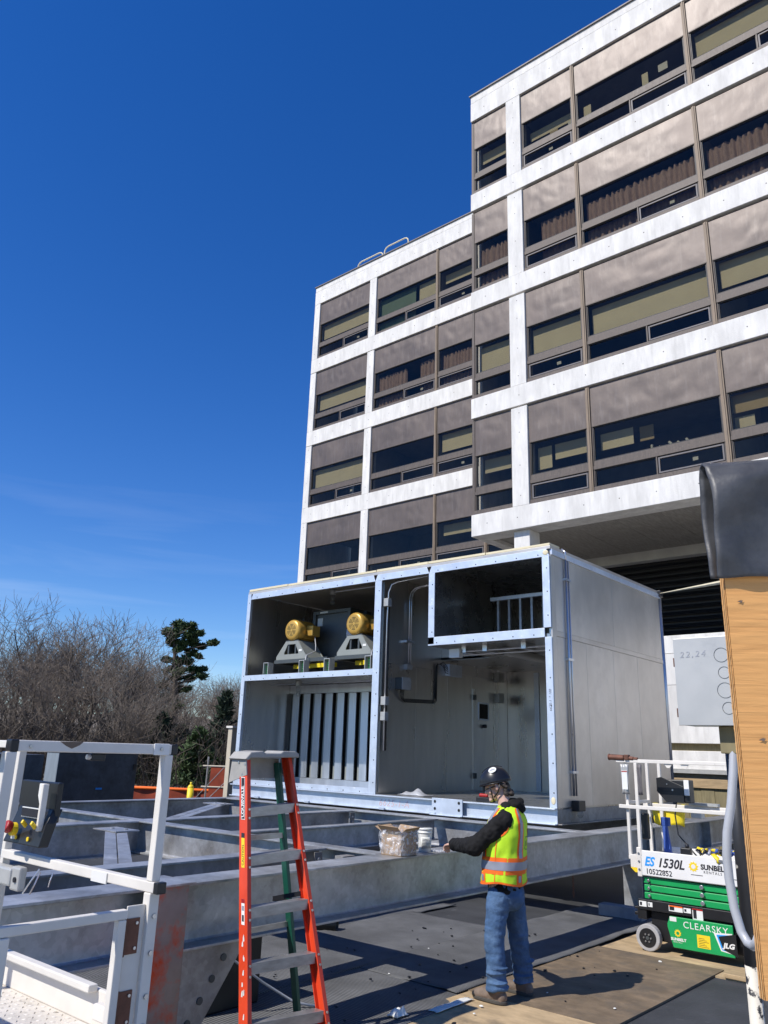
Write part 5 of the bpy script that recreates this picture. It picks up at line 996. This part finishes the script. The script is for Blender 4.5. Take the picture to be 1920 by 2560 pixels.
MB().box(-6.92, -6.66, 10.27, 10.37, EZ0+.002, EZ0+.07).build("battery", M['black'], it, bevel=.01); MB().box(-6.88, -6.72, 10.28, 10.36, EZ0+.07, EZ0+.12).build("body", M['red'], it, bevel=.02); MB().cyl((-6.80,10.32,EZ0+.12), (-6.80,10.32,EZ0+.26), .03, 12).build("handle", M['black'], it)
MB().grid(lambda u, v: (-8.65+.55*u, 10.55+.3*v, EZ0+.006+.10*max(0, noise.noise(Vector((u*3+1, v*3, 5)))+.35)*min(1, 5*min(u, 1-u, v, 1-v))), 16, 12).build("dust_sheet", M['conduit'], smooth=True, solid=.003, label="crumpled grey sheet on the enclosure floor by the partition", cat="sheet")

# ================================================================== BACKGROUND THINGS, LEFT
c1 = thing("metal_cabinet", "dark sheet-metal cabinet with pale lit side, behind the steel frame at left", "cabinet", (-17.3, 10, 0))
MB().box(-17.53, -17.0, 9.09, 11.05, .1, 1.70).build("housing", M['cabinet'], c1, bevel=.01); MB().box(-17.525, -17.005, 9.075, 9.0895, .12, 1.69).build("sunlit_side_sheet", M['cabinet_lit'], c1); MB().box(-17.56, -16.97, 9.06, 11.08, 1.70, 1.73).build("lid", M['cabinet_lit'], c1)  # side and lid use the paler sheet, painted as if sunlit
for z in (.45, 1.35): MB().box(-16.999, -16.98, 10.95, 11.0, z, z+.12).build("hinge", M['black'], c1)
MB().box(-16.999, -16.99, 10.05, 10.20, .92, .96).build("label_plate", M['blue'], c1); MB().box(-17.4, -17.1, 9.2, 10.9, 0, .1).build("plinth", M['conc'], c1)
c2 = thing("metal_cabinet", "dark sheet-metal cabinet farther left, seen between the white lift's posts", "cabinet", (-16, 7.6, 0))
MB().box(-16.9, -15.0, 6.2, 7.72, .1, 1.68).build("housing", M['cabinet'], c2, bevel=.01); MB().box(-14.999, -14.99, 7.28, 7.30, .2, 1.6).build("door_gap", M['black'], c2); MB().box(-16.8, -15.1, 6.3, 7.62, 0, .1).build("plinth", M['conc'], c2)
of = thing("orange_barrier", "orange pipe guard rail with red-brown debris netting, left of the enclosure", "barrier", (-20.5, 16, 0))
a, b_ = Vector((-23.2,13.4,.68)), Vector((-19.0,17.2,.62)); dv = (b_-a)
MB().tube([a, a+dv*.5, b_, b_+Vector((.1,.1,-.1)), b_+Vector((.12,.12,-.6))], .045, 10).build("top_pipe", M['hiorange'], of, smooth=True)
for k in range(6): q = a+dv*(k/5.); MB().cyl((q.x,q.y,-.02), (q.x,q.y,q.z-.03), .03, 8).build("post", M['rust'], of)
MB().grid(lambda u, v: (lerp(a.x,b_.x,u), lerp(a.y,b_.y,u)+.05*math.sin(u*25), lerp(-.02,.64,v)+.02*math.sin(u*17)), 40, 4).build("netting", M['redwall'], of, smooth=True)
MB().cyl((-19.25,14.32,0), (-19.25,14.32,.80), .09, 14).ball((-19.25,14.32,.80), .09, 12, 6).cyl((-19.25,14.32,.85), (-19.25,14.32,.95), .03, 8).build("yellow_bollard", M['yellow'], smooth=True, label="yellow bollard standing in front of the orange barrier", cat="bollard")
rs = thing("red_hoarding", "red-orange sheeted scaffold panel just left of the enclosure", "hoarding", (-18.4, 14.7, 0))
MB().add([(-18.66,14.45,.0),(-17.9,15.1,.0),(-17.9,15.1,1.38),(-18.62,14.48,1.38)], [(0,1,2,3)]).build("tarp", M['redwall'], rs, solid=.01)
for z in (1.40, .85): MB().cyl((-18.8,14.33,z), (-17.8,15.18,z), .025, 8).build("scaffold_tube", M['cream'], rs)
MB().cyl((-18.70,14.42,0), (-18.70,14.42,1.65), .025, 8).build("scaffold_tube", M['galvd'], rs)
for k in range(3): MB().cyl((-19.2+.25*k,14.0+.2*k,.1), (-17.7+.1*k,14.6+.2*k,1.75-.25*k), .012, 6).build("stay_wire", M['galvd'], rs)
cr = thing("cream_crate", "narrow cream-painted panel standing beside the enclosure's left edge", "crate", (-13.3, 10.9, 0))
MB().box(-13.19, -13.06, 10.60, 10.85, .95, 2.30).build("housing", M['cream'], cr, bevel=.01); MB().box(-13.22, -13.02, 10.57, 10.88, 2.30, 2.34).build("lid", M['whitep'], cr); MB().box(-13.17, -13.08, 10.65, 10.8, 0, .95).build("stand", M['cabinet'], cr)

# ================================================================== TREES
def grow(rnd, p, d, L, r, lev, tr_, tw, maxlev, up=.12):
    n = 3 if lev < 2 else 2; pts = [Vector(p)]; rs_ = [r]; dd = Vector(d)
    for i in range(n):
        dd = (dd+Vector((rnd.uniform(-1,1), rnd.uniform(-1,1), rnd.uniform(-.6,1)))*(.09+.028*lev)+Vector((0,0,up))).normalized()
        pts.append(pts[-1]+dd*L/n); rs_.append(max(.008, r*(1-.62*(i+1)/n)))
    (tr_ if lev < 2 else tw).tube(pts, r, 5 if lev < 2 else 3, rs_)
    if lev >= maxlev: return
    kids = (8, 6, 5, 4, 4)[lev]
    for k in range(kids):
        t = (.30+.70*(k+rnd.random())/kids) if lev else (.28+.70*(k+rnd.random()*.8)/kids)
        f = t*n; i = min(n-1, int(f)); q = pts[i].lerp(pts[i+1], f-i); base = (pts[i+1]-pts[i]).normalized()
        az = k*2.4+rnd.random()*1.6; side = Vector((math.cos(az), math.sin(az), 0)); side = (side-base*side.dot(base)).normalized()
        ang = R(rnd.uniform(28,58)); nd = (base*math.cos(ang)+side*math.sin(ang)).normalized()
        grow(rnd, q, nd, L*rnd.uniform(.50,.70)*(1.0-.25*t if lev == 0 else 1), max(.010, rs_[i]*.55), lev+1, tr_, tw, maxlev, up*.9)
def bare_tree(seed, H):
    rnd = random.Random(seed); tr_, tw = MB(), MB(); grow(rnd, (0,0,-.1), (rnd.uniform(-.1,.1), rnd.uniform(-.1,.1), 1), H*.52, H*.017, 0, tr_, tw, 4, .14)
    zmax = max(v.z for v in tw.v); k = H/zmax
    for m in (tr_, tw): m.v = [v*k for v in m.v]
    return tr_, tw
protos = []
for s in range(5): protos.append(bare_tree(s*13+3, 11.0))
pm_ = []
def place_tree(i, x, y, s, rz, label, group, name="bare_tree"):
    t = thing(name, label, "tree", (x, y, -.03), group); t.rotation_euler = (0, 0, rz); t.scale = (s, s, s)
    if i < len(pm_): me = pm_[i]
    for nm, me in zip(("trunk", "crown"), pm_[i]):
        o = bpy.data.objects.new(nm, me); COL.objects.link(o); o.parent = t
    return t
for (tr_, tw) in protos:
    mm = []
    for b, m in ((tr_, M['bark']), (tw, M['twig'])):
        me = bpy.data.meshes.new("tree_mesh"); me.from_pydata(b.v, [], b.f); me.materials.append(m); mm.append(me)
    pm_.append(mm)
def at(px_dir, dist): return (px_dir[0]*dist, px_dir[1]*dist)
DIR = {0:(-.910,.415),60:(-.900,.437),120:(-.889,.459),200:(-.872,.489),280:(-.855,.519),340:(-.841,.541),430:(-.818,.575),520:(-.793,.609),580:(-.776,.631)}
WOOD = "bare trees of the wood behind the frame"
def T(i, k, dist, H, rz, label="bare leafless tree among the dense grey wood behind the frame"): x, y = at(DIR[k], dist); place_tree(i, x, y, H/11., rz, label, WOOD)
T(0, 60, 56, 11.2, .3, "tallest bare tree, its open crown standing highest at the far left"); T(1, 200, 55, 10.4, 1.7, "tall bare tree with upright branches, second highest in the wood"); T(2, 280, 48, 9.2, 2.2, "pale-twigged bare tree in front, left of the tall pine")
rnd = random.Random(8)
for j, (k, dist, H) in enumerate(((0,50,9.0),(120,52,9.6),(200,46,7.0),(340,50,7.2),(340,64,9.0),(280,62,10.2),(430,70,8.0),(520,75,8.6),(580,72,7.6),(520,62,6.4),(580,88,9.4),(340,80,10.4),(430,58,5.6),(120,44,5.8),(0,44,6.0),(60,46,6.4),(200,60,8.6),(340,44,5.0),(280,42,5.2),(430,46,4.8),(0,95,13),(60,100,13),(120,92,12.5),(200,98,13),(280,94,12.5),(340,100,12.5),(430,96,11),(520,98,10.5),(580,102,11),(520,84,8.5),(430,84,9),(0,58,10),(120,60,10.5),(340,56,8))):
    a, b_ = DIR[k]; ja = rnd.uniform(-.02,.02); x, y = (a*math.cos(ja)-b_*math.sin(ja))*dist, (a*math.sin(ja)+b_*math.cos(ja))*dist
    lb = ("low bare tree along the front edge of the wood, behind the cabinets", "low bare trees fronting the wood") if dist < 49 else ("bare leafless tree in the thick of the grey wood", WOOD) if dist < 78 else ("faint bare tree far back on the wooded bank", "bare trees on the far bank")
    place_tree(rnd.randrange(5), x, y, H/11.*rnd.uniform(.93,1.07), rnd.uniform(0,6.28), lb[0], lb[1])
# undergrowth: one tangled mass
ug = MB(); rnd = random.Random(17)
for j in range(2600):
    f = rnd.random(); ang = lerp(math.atan2(.415,-.910)+.06, math.atan2(.631,-.776)-.04, f); dist = rnd.uniform(38,66)
    p = Vector((math.cos(ang)*dist, math.sin(ang)*dist, 0)); h = rnd.uniform(1.0,3.4)
    q = p+Vector((rnd.uniform(-.8,.8), rnd.uniform(-.8,.8), h)); m = p.lerp(q, .5)+Vector((rnd.uniform(-.2,.2), rnd.uniform(-.2,.2), 0))
    ug.tube([p, m, q], .02, 3, [.022,.018,.010])
    for s in range(3): e = m.lerp(q, s/3.); ug.tube([e, e+Vector((rnd.uniform(-.7,.7), rnd.uniform(-.7,.7), rnd.uniform(.1,.8)))], .012, 3, [.013,.009])
ug.build("undergrowth", M['brush'], kind="stuff", label="brown tangle of bare undergrowth below the wood", cat="undergrowth")
def bank(u, v):
    ang = lerp(math.atan2(.415,-.910)+.30, math.atan2(.631,-.776)-.25, u); dist = lerp(78, 140, v); return (math.cos(ang)*dist, math.sin(ang)*dist, -.03+v*6.5+1.2*noise.noise(Vector((u*14, v*3, 1)))*v)
MB().grid(bank, 60, 8).build("wooded_bank", M['ground'], smooth=True, kind="structure")
def tuft(mb, rnd, c, R_, n, flat=.55, size=.34):
    for k in range(n):
        th_ = rnd.uniform(0,6.283); cz = rnd.uniform(-1,1); q = rnd.random()**.45; s = math.sqrt(1-cz*cz)
        p = Vector(c)+Vector((math.cos(th_)*s*R_[0], math.sin(th_)*s*R_[1], cz*R_[2]))*q
        d = Vector((rnd.uniform(-1,1), rnd.uniform(-1,1), rnd.uniform(-.1,1.0))).normalized(); w_ = d.cross(Vector((rnd.uniform(-1,1), rnd.uniform(-1,1), rnd.uniform(-1,1)))).normalized()
        L_ = size*rnd.uniform(.6,1.3); mb.add([p-w_*L_*.22, p+w_*L_*.22, p+d*L_+w_*L_*.08, p+d*L_-w_*L_*.08], [(0,1,2,3)])
def pine(base, H, label):
    t = thing("pine_tree", label, "tree", base); b = Vector(base); r = Vector((.756,.654,0)); rnd = random.Random(6); tk = MB(); cw = MB()
    tk.tube([b+Vector((0,0,-.1)), b+Vector((.1,0,H*.35)), b+r*-.25+Vector((0,0,H*.62)), b+r*-.55+Vector((0,0,H*.86)), b+r*-.8+Vector((0,0,H*.97))], .2, 7, [.26,.22,.17,.10,.03])
    lumps = [(1110,350,.50),(1165,365,.45),(1225,370,.48),(1075,410,.48),(1140,420,.6),(1210,425,.6),(1275,405,.40),(1100,470,.55),(1170,480,.55),(1245,470,.5),(1300,480,.42),(1350,478,.36),(1395,472,.30),(1225,535,.42),(1140,525,.40),(1085,585,.40),(1150,600,.55),(1210,590,.50),(1292,565,.28),(1095,650,.45),(1175,655,.60),(1250,640,.50),(1310,650,.42),(1235,700,.50),(1325,690,.36),(1130,705,.45),(1065,755,.36),(1150,775,.42),(1095,840,.40),(1190,880,.40),(1120,930,.36),(1240,780,.3)]
    for (lx, ly, q) in lumps:
        c = b+r*((lx-1165)*.0104)+Vector((0,0,H-(ly-320)/96.))+Vector((-.654,.756,0))*rnd.uniform(-.7,.7)
        for s_ in range(4): tuft(cw, rnd, c+Vector((rnd.uniform(-.5,.5)*q, rnd.uniform(-.5,.5)*q, rnd.uniform(-.35,.35)*q)), (q*rnd.uniform(.45,.8), q*rnd.uniform(.45,.8), q*rnd.uniform(.34,.58)), int(330*q), size=.19)
        s0 = b+r*(-.45 if ly < 520 else -.15)+Vector((0,0,H-(ly-320)/96.-.5)); tk.tube([s0, s0.lerp(c, .5)+Vector((0,0,-.08)), c], .05, 5, [.055,.035,.015])
    tk.build("trunk", M['bark'], t, smooth=True); cw.build("crown", M['pine'], t)
pine((DIR[430][0]*57, DIR[430][1]*57, -.03), 10.4, "tall dark pine with a long branch to the right, standing above the bare wood")
def spruce(base, H, W, label, m):
    t = thing("spruce_tree", label, "tree", base); b = Vector(base); rnd = random.Random(int(H*100)); tk, cw = MB(), MB(); tk.tube([b, b+Vector((0,0,H))], .1, 6, [.12,.02]); tk.build("trunk", M['bark'], t)
    for k in range(14):
        z = lerp(.1, .97, k/13.)*H; w_ = W*(1-k/14.)+.08
        for q in range(5): a = rnd.random()*6.28; tuft(cw, rnd, b+Vector((math.cos(a)*w_*.55, math.sin(a)*w_*.55, z)), (w_*.55, w_*.55, H*.05), 34, size=.26)
    cw.build("crown", m, t)
dd = (-.783,.622); spruce((dd[0]*42, dd[1]*42, -.03), 4.6, 1.5, "dark green spruce just left of the enclosure's lower edge", M['spruce']); dd = (-.800,.600); spruce((dd[0]*40, dd[1]*40, -.03), 2.7, 1.6, "low green spruce behind the orange barrier", M['pine'])
dd = (-.826,.564); spruce((dd[0]*44, dd[1]*44, -.03), 3.4, 1.9, "dark evergreen at the foot of the tall pine", M['spruce']); dd = (-.812,.583); spruce((dd[0]*47, dd[1]*47, -.03), 2.9, 1.7, "shaded evergreen between the pine and the low spruce", M['spruce'])

# ================================================================== WORKER
wk = thing("person", "worker in black helmet, hi-vis yellow vest and jeans, reaching his left hand to the beam", "person", (-3.95, 6.3, .02))
GZ = .022
PHI = R(22); AX = Vector((-3.93, 6.285, 0)); RZ3 = Matrix.Rotation(PHI, 3, 'Z')
def rz(p): return AX + RZ3 @ (Vector(p)-AX)
def tb(mb, c, r, n=20, m=8): mb.ball(rz(c), r, n, m, RZ3)
def caps(mb, p0, p1, r0_, r1_, n=14):
    p0, p1 = Vector(p0), Vector(p1); k = 6; pts = [p0.lerp(p1, i/k) for i in range(k+1)]; mb.tube(pts, r0_, n, [lerp(r0_, r1_, i/k) for i in range(k+1)]); mb.ball(p0, r0_, n, 8); mb.ball(p1, r1_, n, 8); return mb
HC = Vector((-4.005, 6.270, 1.675)); tilt = R(20)
HM = Matrix.Rotation(R(180+26), 3, 'Z') @ Matrix.Rotation(tilt, 3, 'Y')       # local +x is the face, looking along world -X and down
def hp(x, y, z): return HC + HM @ Vector((x, y, z))
# body: head, neck, trunk, arms with hands, legs, one surface
bd_ = MB()
def hb(c, r, n=14, m=10): bd_.ball(hp(*c), r, n, m, HM)
hb((-.005,0,.025), (.098,.076,.105)); hb((.035,0,-.045), (.062,.056,.075)); hb((.072,0,.018), (.026,.052,.016)); hb((.104,0,-.028), (.017,.012,.016)); hb((.094,0,-.008), (.012,.010,.028)); hb((.084,0,-.098), (.021,.026,.019)); hb((.088,0,-.066), (.013,.024,.009)); hb((.086,0,-.079), (.012,.022,.008)); hb((.03,0,-.09), (.055,.045,.03))
for s in (-1, 1): hb((-.008, s*.080, -.012), (.020,.012,.036)); hb((.060, s*.040, -.035), (.022,.020,.022))
caps(bd_, hp(-.03,0,-.06), (-3.915,6.29,1.47), .056, .064)
SHL, SHR = rz((-3.900,6.080,1.400)), rz((-3.890,6.490,1.400)); ELL, WRL = Vector((-4.045,5.99,1.185)), Vector((-4.475,6.275,1.150)); ELR, WRR = rz((-3.95,6.55,1.16)), rz((-4.02,6.40,1.13))
tb(bd_, (-3.92,6.285,1.25), (.10,.17,.28), 16, 12); tb(bd_, (-3.935,6.285,.93), (.11,.16,.14), 16, 10)
for a, e, w_ in ((SHL, ELL, WRL), (SHR, ELR, WRR)): caps(bd_, a, e, .058, .045); caps(bd_, e, w_, .044, .030)
HPL, HPR = Vector((-3.935,6.185,.90)), Vector((-3.935,6.385,.90)); KNL, KNR = Vector((-3.965,6.150,.50)), Vector((-3.925,6.455,.50)); ANL, ANR = Vector((-3.930,6.130,.11)), Vector((-3.905,6.500,.11))
for h_, k_, a_ in ((HPL, KNL, ANL), (HPR, KNR, ANR)): caps(bd_, h_, k_, .085, .060); caps(bd_, k_, a_, .055, .042)
def hand(wr, fw_, dn, sd_):
    fw_, dn = Vector(fw_).normalized(), Vector(dn).normalized(); sd_ = fw_.cross(dn).normalized()*sd_; dn = sd_.cross(fw_).normalized() if sd_.cross(fw_).dot(dn) > 0 else -sd_.cross(fw_).normalized()
    pc = wr+fw_*.055; X_ = Matrix((fw_, sd_, dn)).transposed(); bd_.ball(pc, (.052,.040,.017), 14, 8, X_); bd_.ball(wr+fw_*.01, (.03,.028,.022), 12, 8, X_)
    for i, (off, ln) in enumerate(((-.030,.070),(-.010,.080),(.011,.075),(.030,.058))):
        b0 = wr+fw_*.092+sd_*off; b1 = b0+(fw_*.75+dn*.62)*ln*.48; b2 = b1+(fw_*.15+dn*.95)*ln*.32; b3 = b2+(fw_*-.45+dn*.75)*ln*.24
        bd_.tube([wr+fw_*.07+sd_*off*.9, b0, b1, b2, b3], .0088, 8, [.0095,.0096,.0090,.0082,.0070])
    b0 = wr+fw_*.035-sd_*.030; b1 = b0+(fw_*.55-sd_*.45+dn*.55)*.045; b2 = b1+(fw_*.85+dn*.4+sd_*.05)*.034; bd_.tube([b0, b1, b2], .010, 8, [.013,.0108,.008])
hand(WRL, (-.90,.36,-.20), (-.05,0,-1), 1); hand(WRR, (-.9,.1,-.35), (0,-.2,-1), -1)
body = bd_.build("body", M['skin'], wk, smooth=True, remesh=.0055, sm=3)
# glasses, hair, helmet
gl = MB()
for s in (-1, 1): gl.ball(hp(.092, s*.034, -.010), (.005,.030,.020), 12, 8, HM)
gl.build("safety_glasses", M['lens'], wk, smooth=True); MB().tube([hp(.088,.062,-.004), hp(.04,.083,-.002), hp(-.01,.090,-.004)], .004, 6).tube([hp(.088,-.062,-.004), hp(.04,-.083,-.002), hp(-.01,-.090,-.004)], .004, 6).build("glasses_arm", M['black'], wk)
hr = MB(); rnd = random.Random(9)
for k in range(70):
    a = rnd.uniform(-1.0,1.0); z = rnd.uniform(-.10,.05); q = .094+.012*rnd.random()
    hr.ball(hp(-q*math.cos(a)*1.02+.004, .088*math.sin(a)*1.02, z), .012+.012*rnd.random(), 8, 6)
for k in range(14): hr.ball(hp(-.095-.02*rnd.random(), rnd.uniform(-.05,.06), -.085-.025*rnd.random()), .014+.008*rnd.random(), 8, 6)
for s in (-1, 1):
    for k in range(7): hr.ball(hp(-.042-.008*k, s*.076, .012-.008*k), .015, 8, 6)
hr.build("hair", M['hair'], wk, smooth=True, remesh=.006, sm=1)
hl = MB()
def shell(u, v):
    a = 2*math.pi*u; t = v*math.pi/2*1.0; rx, ry, rz_ = .134, .106, .112
    zz_ = math.cos(t); s = math.sin(t); fx = rx*s*math.cos(a); ridge = 1+.03*math.cos(4*a)*s
    brim = .012 if (v > .95 and math.cos(a) > .4) else 0
    return hp(-.004+fx*ridge+brim, ry*s*math.sin(a)*ridge, (.050)+rz_*zz_-(.028*(1-math.cos(a))*.5 if v > .6 else 0)*((v-.6)/.4 if v > .6 else 0)-.012*v)
hel = MB().grid(shell, 36, 14, True).build("helmet", M['helmet'], wk, smooth=True, solid=.006)
MB().tube([hp(-.004+.137*math.cos(a), .109*math.sin(a), (.036)-.014*(1-math.cos(a))) for a in [6.2832*i/30 for i in range(31)]], .0055, 6).build("helmet_rim", M['helmet'], hel, smooth=True)
for k in range(1): MB().grid(lambda u, v: hp(lerp(-.10,.09,u), (k-1)*.035+.006*(v-.5), .060+.113*math.sqrt(max(.02, 1-((lerp(-.10,.09,u))/.142)**2-((k-1)*.035/.112)**2))), 12, 1).build("helmet_ridge", M['black'], hel, solid=.006)
# sticker on the helmet's left side (toward world -Y) 
sM = Vector((-.02,.66,.75)).normalized()
sc0 = Vector((-.020,.074,.128)); nrm = Vector((-.15,.083/.112**2/9,.085/.118**2/9)).normalized(); sx_ = Vector((1,0,0)); sy_ = nrm.cross(sx_).normalized()
st_ = MB().grid(lambda u, v: hp(*(sc0+sx_*.036*v*math.cos(6.2832*u)+sy_*.030*v*math.sin(6.2832*u)+nrm*(.011-.004*v*v))), 20, 3, True).build("helmet_sticker", M['paper'], hel, smooth=True)
MB().grid(lambda u, v: hp(*(sc0+sx_*.024*v*math.cos(6.2832*u)+sy_*.008*v*math.sin(6.2832*u)+nrm*.0125)), 14, 2, True).build("sticker_print", M['silver'], st_)
for s in (1, -1): MB().tube([hp(.045,s*.095,.010), hp(.050,s*.082,-.04), hp(.060,s*.050,-.095), hp(.062,s*.012,-.122)], .006, 6).tube([hp(-.05,s*.098,.008), hp(-.005,s*.086,-.055), hp(.045,s*.062,-.085)], .006, 6).build("chin_strap", M['black'], hel, smooth=True)
MB().box(*[q for q in (hp(.12,0,.05).x-.012, hp(.12,0,.05).x+.012, 6.245, 6.275, hp(.12,0,.05).z-.07, hp(.12,0,.05).z+.01)]).build("lamp_clip", M['black'], hel, bevel=.004)
# hoodie
hd_ = MB()
for z, cx, a_, b__ in ((.86,-3.94,.135,.185),(.95,-3.94,.14,.195),(1.1,-3.93,.138,.195),(1.25,-3.915,.135,.205),(1.36,-3.905,.125,.205),(1.43,-3.90,.105,.19)): tb(hd_, (cx,6.285,z), (a_*1.08,b__*1.06,.09))
for a, e, w_ in ((SHL, ELL, WRL), (SHR, ELR, WRR)): caps(hd_, a, e, .084, .074); caps(hd_, e, w_.lerp(e, .03), .075, .050)
for (x, y, z, r_) in ((-3.86,6.29,1.52,.075),(-3.835,6.24,1.525,.06),(-3.835,6.34,1.525,.06),(-3.90,6.22,1.51,.055),(-3.90,6.36,1.51,.055),(-3.95,6.25,1.48,.05),(-3.95,6.33,1.48,.05),(-3.805,6.29,1.50,.06),(-3.81,6.33,1.545,.045)): tb(hd_, (x,y,z), (r_,r_,r_*.75), 12, 8)
def crumple(o, amp, fr_):
    vn = [v.normal.copy() for v in o.data.vertices]
    for v, q in zip(o.data.vertices, vn):
        p = v.co.copy(); n = noise.noise(p*fr_)+.5*noise.noise(p*fr_*2.3+Vector((3,1,7))); v.co = p+q*n*amp
ho = hd_.build("hoodie", M['hoodie'], wk, smooth=True, remesh=.009, sm=3); crumple(ho, .013, 15)
for a, w_ in ((ELL, WRL), (ELR, WRR)): d = (w_-a).normalized(); MB().cyl(w_-d*.02, w_-d*.07, .040, 16, .044).build("cuff", M['hoodie'], ho, bevel=.006)
# jeans
jn = MB(); tb(jn, (-3.935,6.285,.86), (.140,.185,.13), 20, 10); tb(jn, (-3.895,6.285,.80), (.125,.165,.12), 20, 10)
for h_, k_, a_ in ((HPL, KNL, ANL), (HPR, KNR, ANR)):
    caps(jn, h_+Vector((.005,0,-.08)), k_, .108, .086, 18); caps(jn, k_, a_+Vector((0,0,.055)), .085, .080, 18); jn.cyl(a_+Vector((0,0,.06)), a_+Vector((0,0,.005)), .084, 18, .090)
    for q in range(5): jn.ball(a_+Vector((.02*math.sin(q*2.1), .012*math.cos(q*3), .03+.035*q)), (.090-.002*q, .088, .013), 16, 6)
    jn.ball(k_+Vector((.03,0,-.02)), (.062,.075,.02), 14, 6)
je = jn.build("jeans", M['denim'], wk, smooth=True, remesh=.008, sm=2)
vn = [v.normal.copy() for v in je.data.vertices]
for v, q in zip(je.data.vertices, vn):
    p = v.co+Vector((-3.95,6.3,.02)); low = max(0, min(1, (.42-p.z)/.3)); n = noise.noise(Vector((p.x*7, p.y*7, p.z*26)))*(.005+.011*low)+noise.noise(p*9)*.009+abs(noise.noise(Vector((p.x*12, p.y*12, p.z*15+3))))*-.006; v.co = v.co+q*n
# boots
for an, s in ((ANL, 0), (ANR, .0)):
    x, y = an.x, an.y; bt = MB(); bt.ball((x+.005,y,.125), (.068,.056,.075), 16, 10); bt.ball((x-.01,y,.085), (.085,.052,.06), 16, 10); bt.ball((x-.10,y,.066), (.095,.050,.048), 16, 10); bt.ball((x-.165,y,.058), (.062,.050,.042), 16, 10); bt.ball((x+.045,y,.07), (.045,.046,.05), 14, 8); bt.box(x-.15, x+.06, y-.042, y+.042, .03, .06)
    bo = bt.build("boot", M['boot'], wk, smooth=True, remesh=.007, sm=3)
    so_ = MB(); pts = [(x+.092*math.cos(t)+.0 if math.cos(t) > 0 else x-.13+.10*math.cos(t), y+.053*math.sin(t)) for t in [6.2832*i/24 for i in range(24)]]
    so_.prism([(a, b, GZ) for a, b in pts], (0,0,.026)).build("sole", M['sole'], bo, bevel=.006)
    for k in range(3): MB().tube([(x-.045-.025*k,y-.03,.128-.016*k),(x-.058-.025*k,y,.136-.016*k),(x-.045-.025*k,y+.03,.128-.016*k)], .004, 5).build("lace", M['black'], bo)
    MB().ball((x-.195,y,.052), (.040,.047,.032), 14, 8).build("toe_cap", M['black'], bo, smooth=True)
# vest: lofted shell and tapes that follow it
VT = [(.905,-3.945,.160,.222),(.95,-3.945,.160,.222),(1.05,-3.94,.158,.220),(1.15,-3.935,.156,.220),(1.28,-3.92,.153,.226),(1.38,-3.908,.142,.226),(1.445,-3.90,.122,.208),(1.485,-3.895,.098,.150),(1.515,-3.89,.080,.095)]
def vs_(th_, z, off=0.):
    i = 0
    while i < len(VT)-2 and z > VT[i+1][0]: i += 1
    t = max(0, min(1, (z-VT[i][0])/(VT[i+1][0]-VT[i][0]))); cx, a_, b__ = [lerp(VT[i][k], VT[i+1][k], t) for k in (1,2,3)]; q_ = max(0, min(1, (1.47-z)/.08)); a_ *= 1+.13*q_; b__ *= 1+.10*q_
    w_ = .010*noise.noise(Vector((math.cos(th_)*2.5, math.sin(th_)*2.5, z*7)))+.006*noise.noise(Vector((math.cos(th_)*6, math.sin(th_)*6, z*13)))+.010*math.sin(th_*5+z*9)*max(0, (1.2-z))
    c, s = math.cos(th_), math.sin(th_); k = (abs(c)**2.6+abs(s)**2.6)**(-1/2.6)
    return rz((cx+(a_+off+w_)*k*c, 6.285+(b__+off+w_)*k*s, z+.012*math.sin(th_*3)*(1 if z < .92 else 0)))
# th 0 = back (+X), -pi/2 = his left side (-Y), pi = front
ve = MB().grid(lambda u, v: vs_(2*math.pi*u, lerp(.905, 1.515, v)), 72, 40, True).build("vest", M['hivis'], wk, smooth=True, solid=.004)
def tape(t0, t1, z0, z1, m, off, name="tape"): MB().grid(lambda u, v: vs_(lerp(t0(lerp(z0, z1, v)) if callable(t0) else t0, t1(lerp(z0, z1, v)) if callable(t1) else t1, u), lerp(z0, z1, v), off), 40 if not callable(t0) and abs(t1-t0) > 1 else 6, 6 if z1-z0 < .2 else 30).build(name, m, ve, smooth=True)
P2 = 2*math.pi
tape(0, P2, .985, 1.115, M['hiorange'], .004); tape(0, P2, 1.018, 1.083, M['silver'], .0065); tape(0, P2, .903, .918, M['hiorange'], .005, "binding")
for c0 in (-.62, .62, math.pi-.75, math.pi+.75):
    f0 = lambda q: (lambda z: c0+q*(1+.5*max(0, (z-1.3)*4)))
    tape(f0(-.17), f0(.17), 1.112, 1.50, M['hiorange'], .004); tape(f0(-.085), f0(.085), 1.112, 1.50, M['silver'], .0065); tape(f0(-.15), f0(.15), .915, .987, M['hiorange'], .0045); tape(f0(-.07), f0(.07), .925, .975, M['silver'], .007)
tape(-1.78, -1.74, .93, 1.25, M['hiorange'], .005, "seam")
for zc_, r_ in ((1.22,.05),):
    MB().grid(lambda u, v: vs_(-.02+(.30-.03*v)*math.cos(P2*u), zc_+(.055-.006*v)*math.sin(P2*u), .004), 30, 1, True).build("logo_ring", M['ladgreen'], ve, smooth=True)
    for k, dx in enumerate((-.17,-.06,.05,.15)): MB().grid(lambda u, v: vs_(-.02-dx+.03*(u-.5)+.03*(1 if k % 2 else -1)*(v-.5), zc_-.022+.044*v, .0042), 1, 4).build("logo_letter", M['ladgreen'], ve)
# armhole edging follows the vest surface
for c0 in (-math.pi/2-.22, math.pi/2+.22):
    MB().grid(lambda u, v: vs_(c0+(.46+.10*v)*math.cos(P2*u), 1.370+(.082+.016*v)*math.sin(P2*u), .006), 32, 1, True).build("armhole_binding", M['hiorange'], ve, smooth=True)
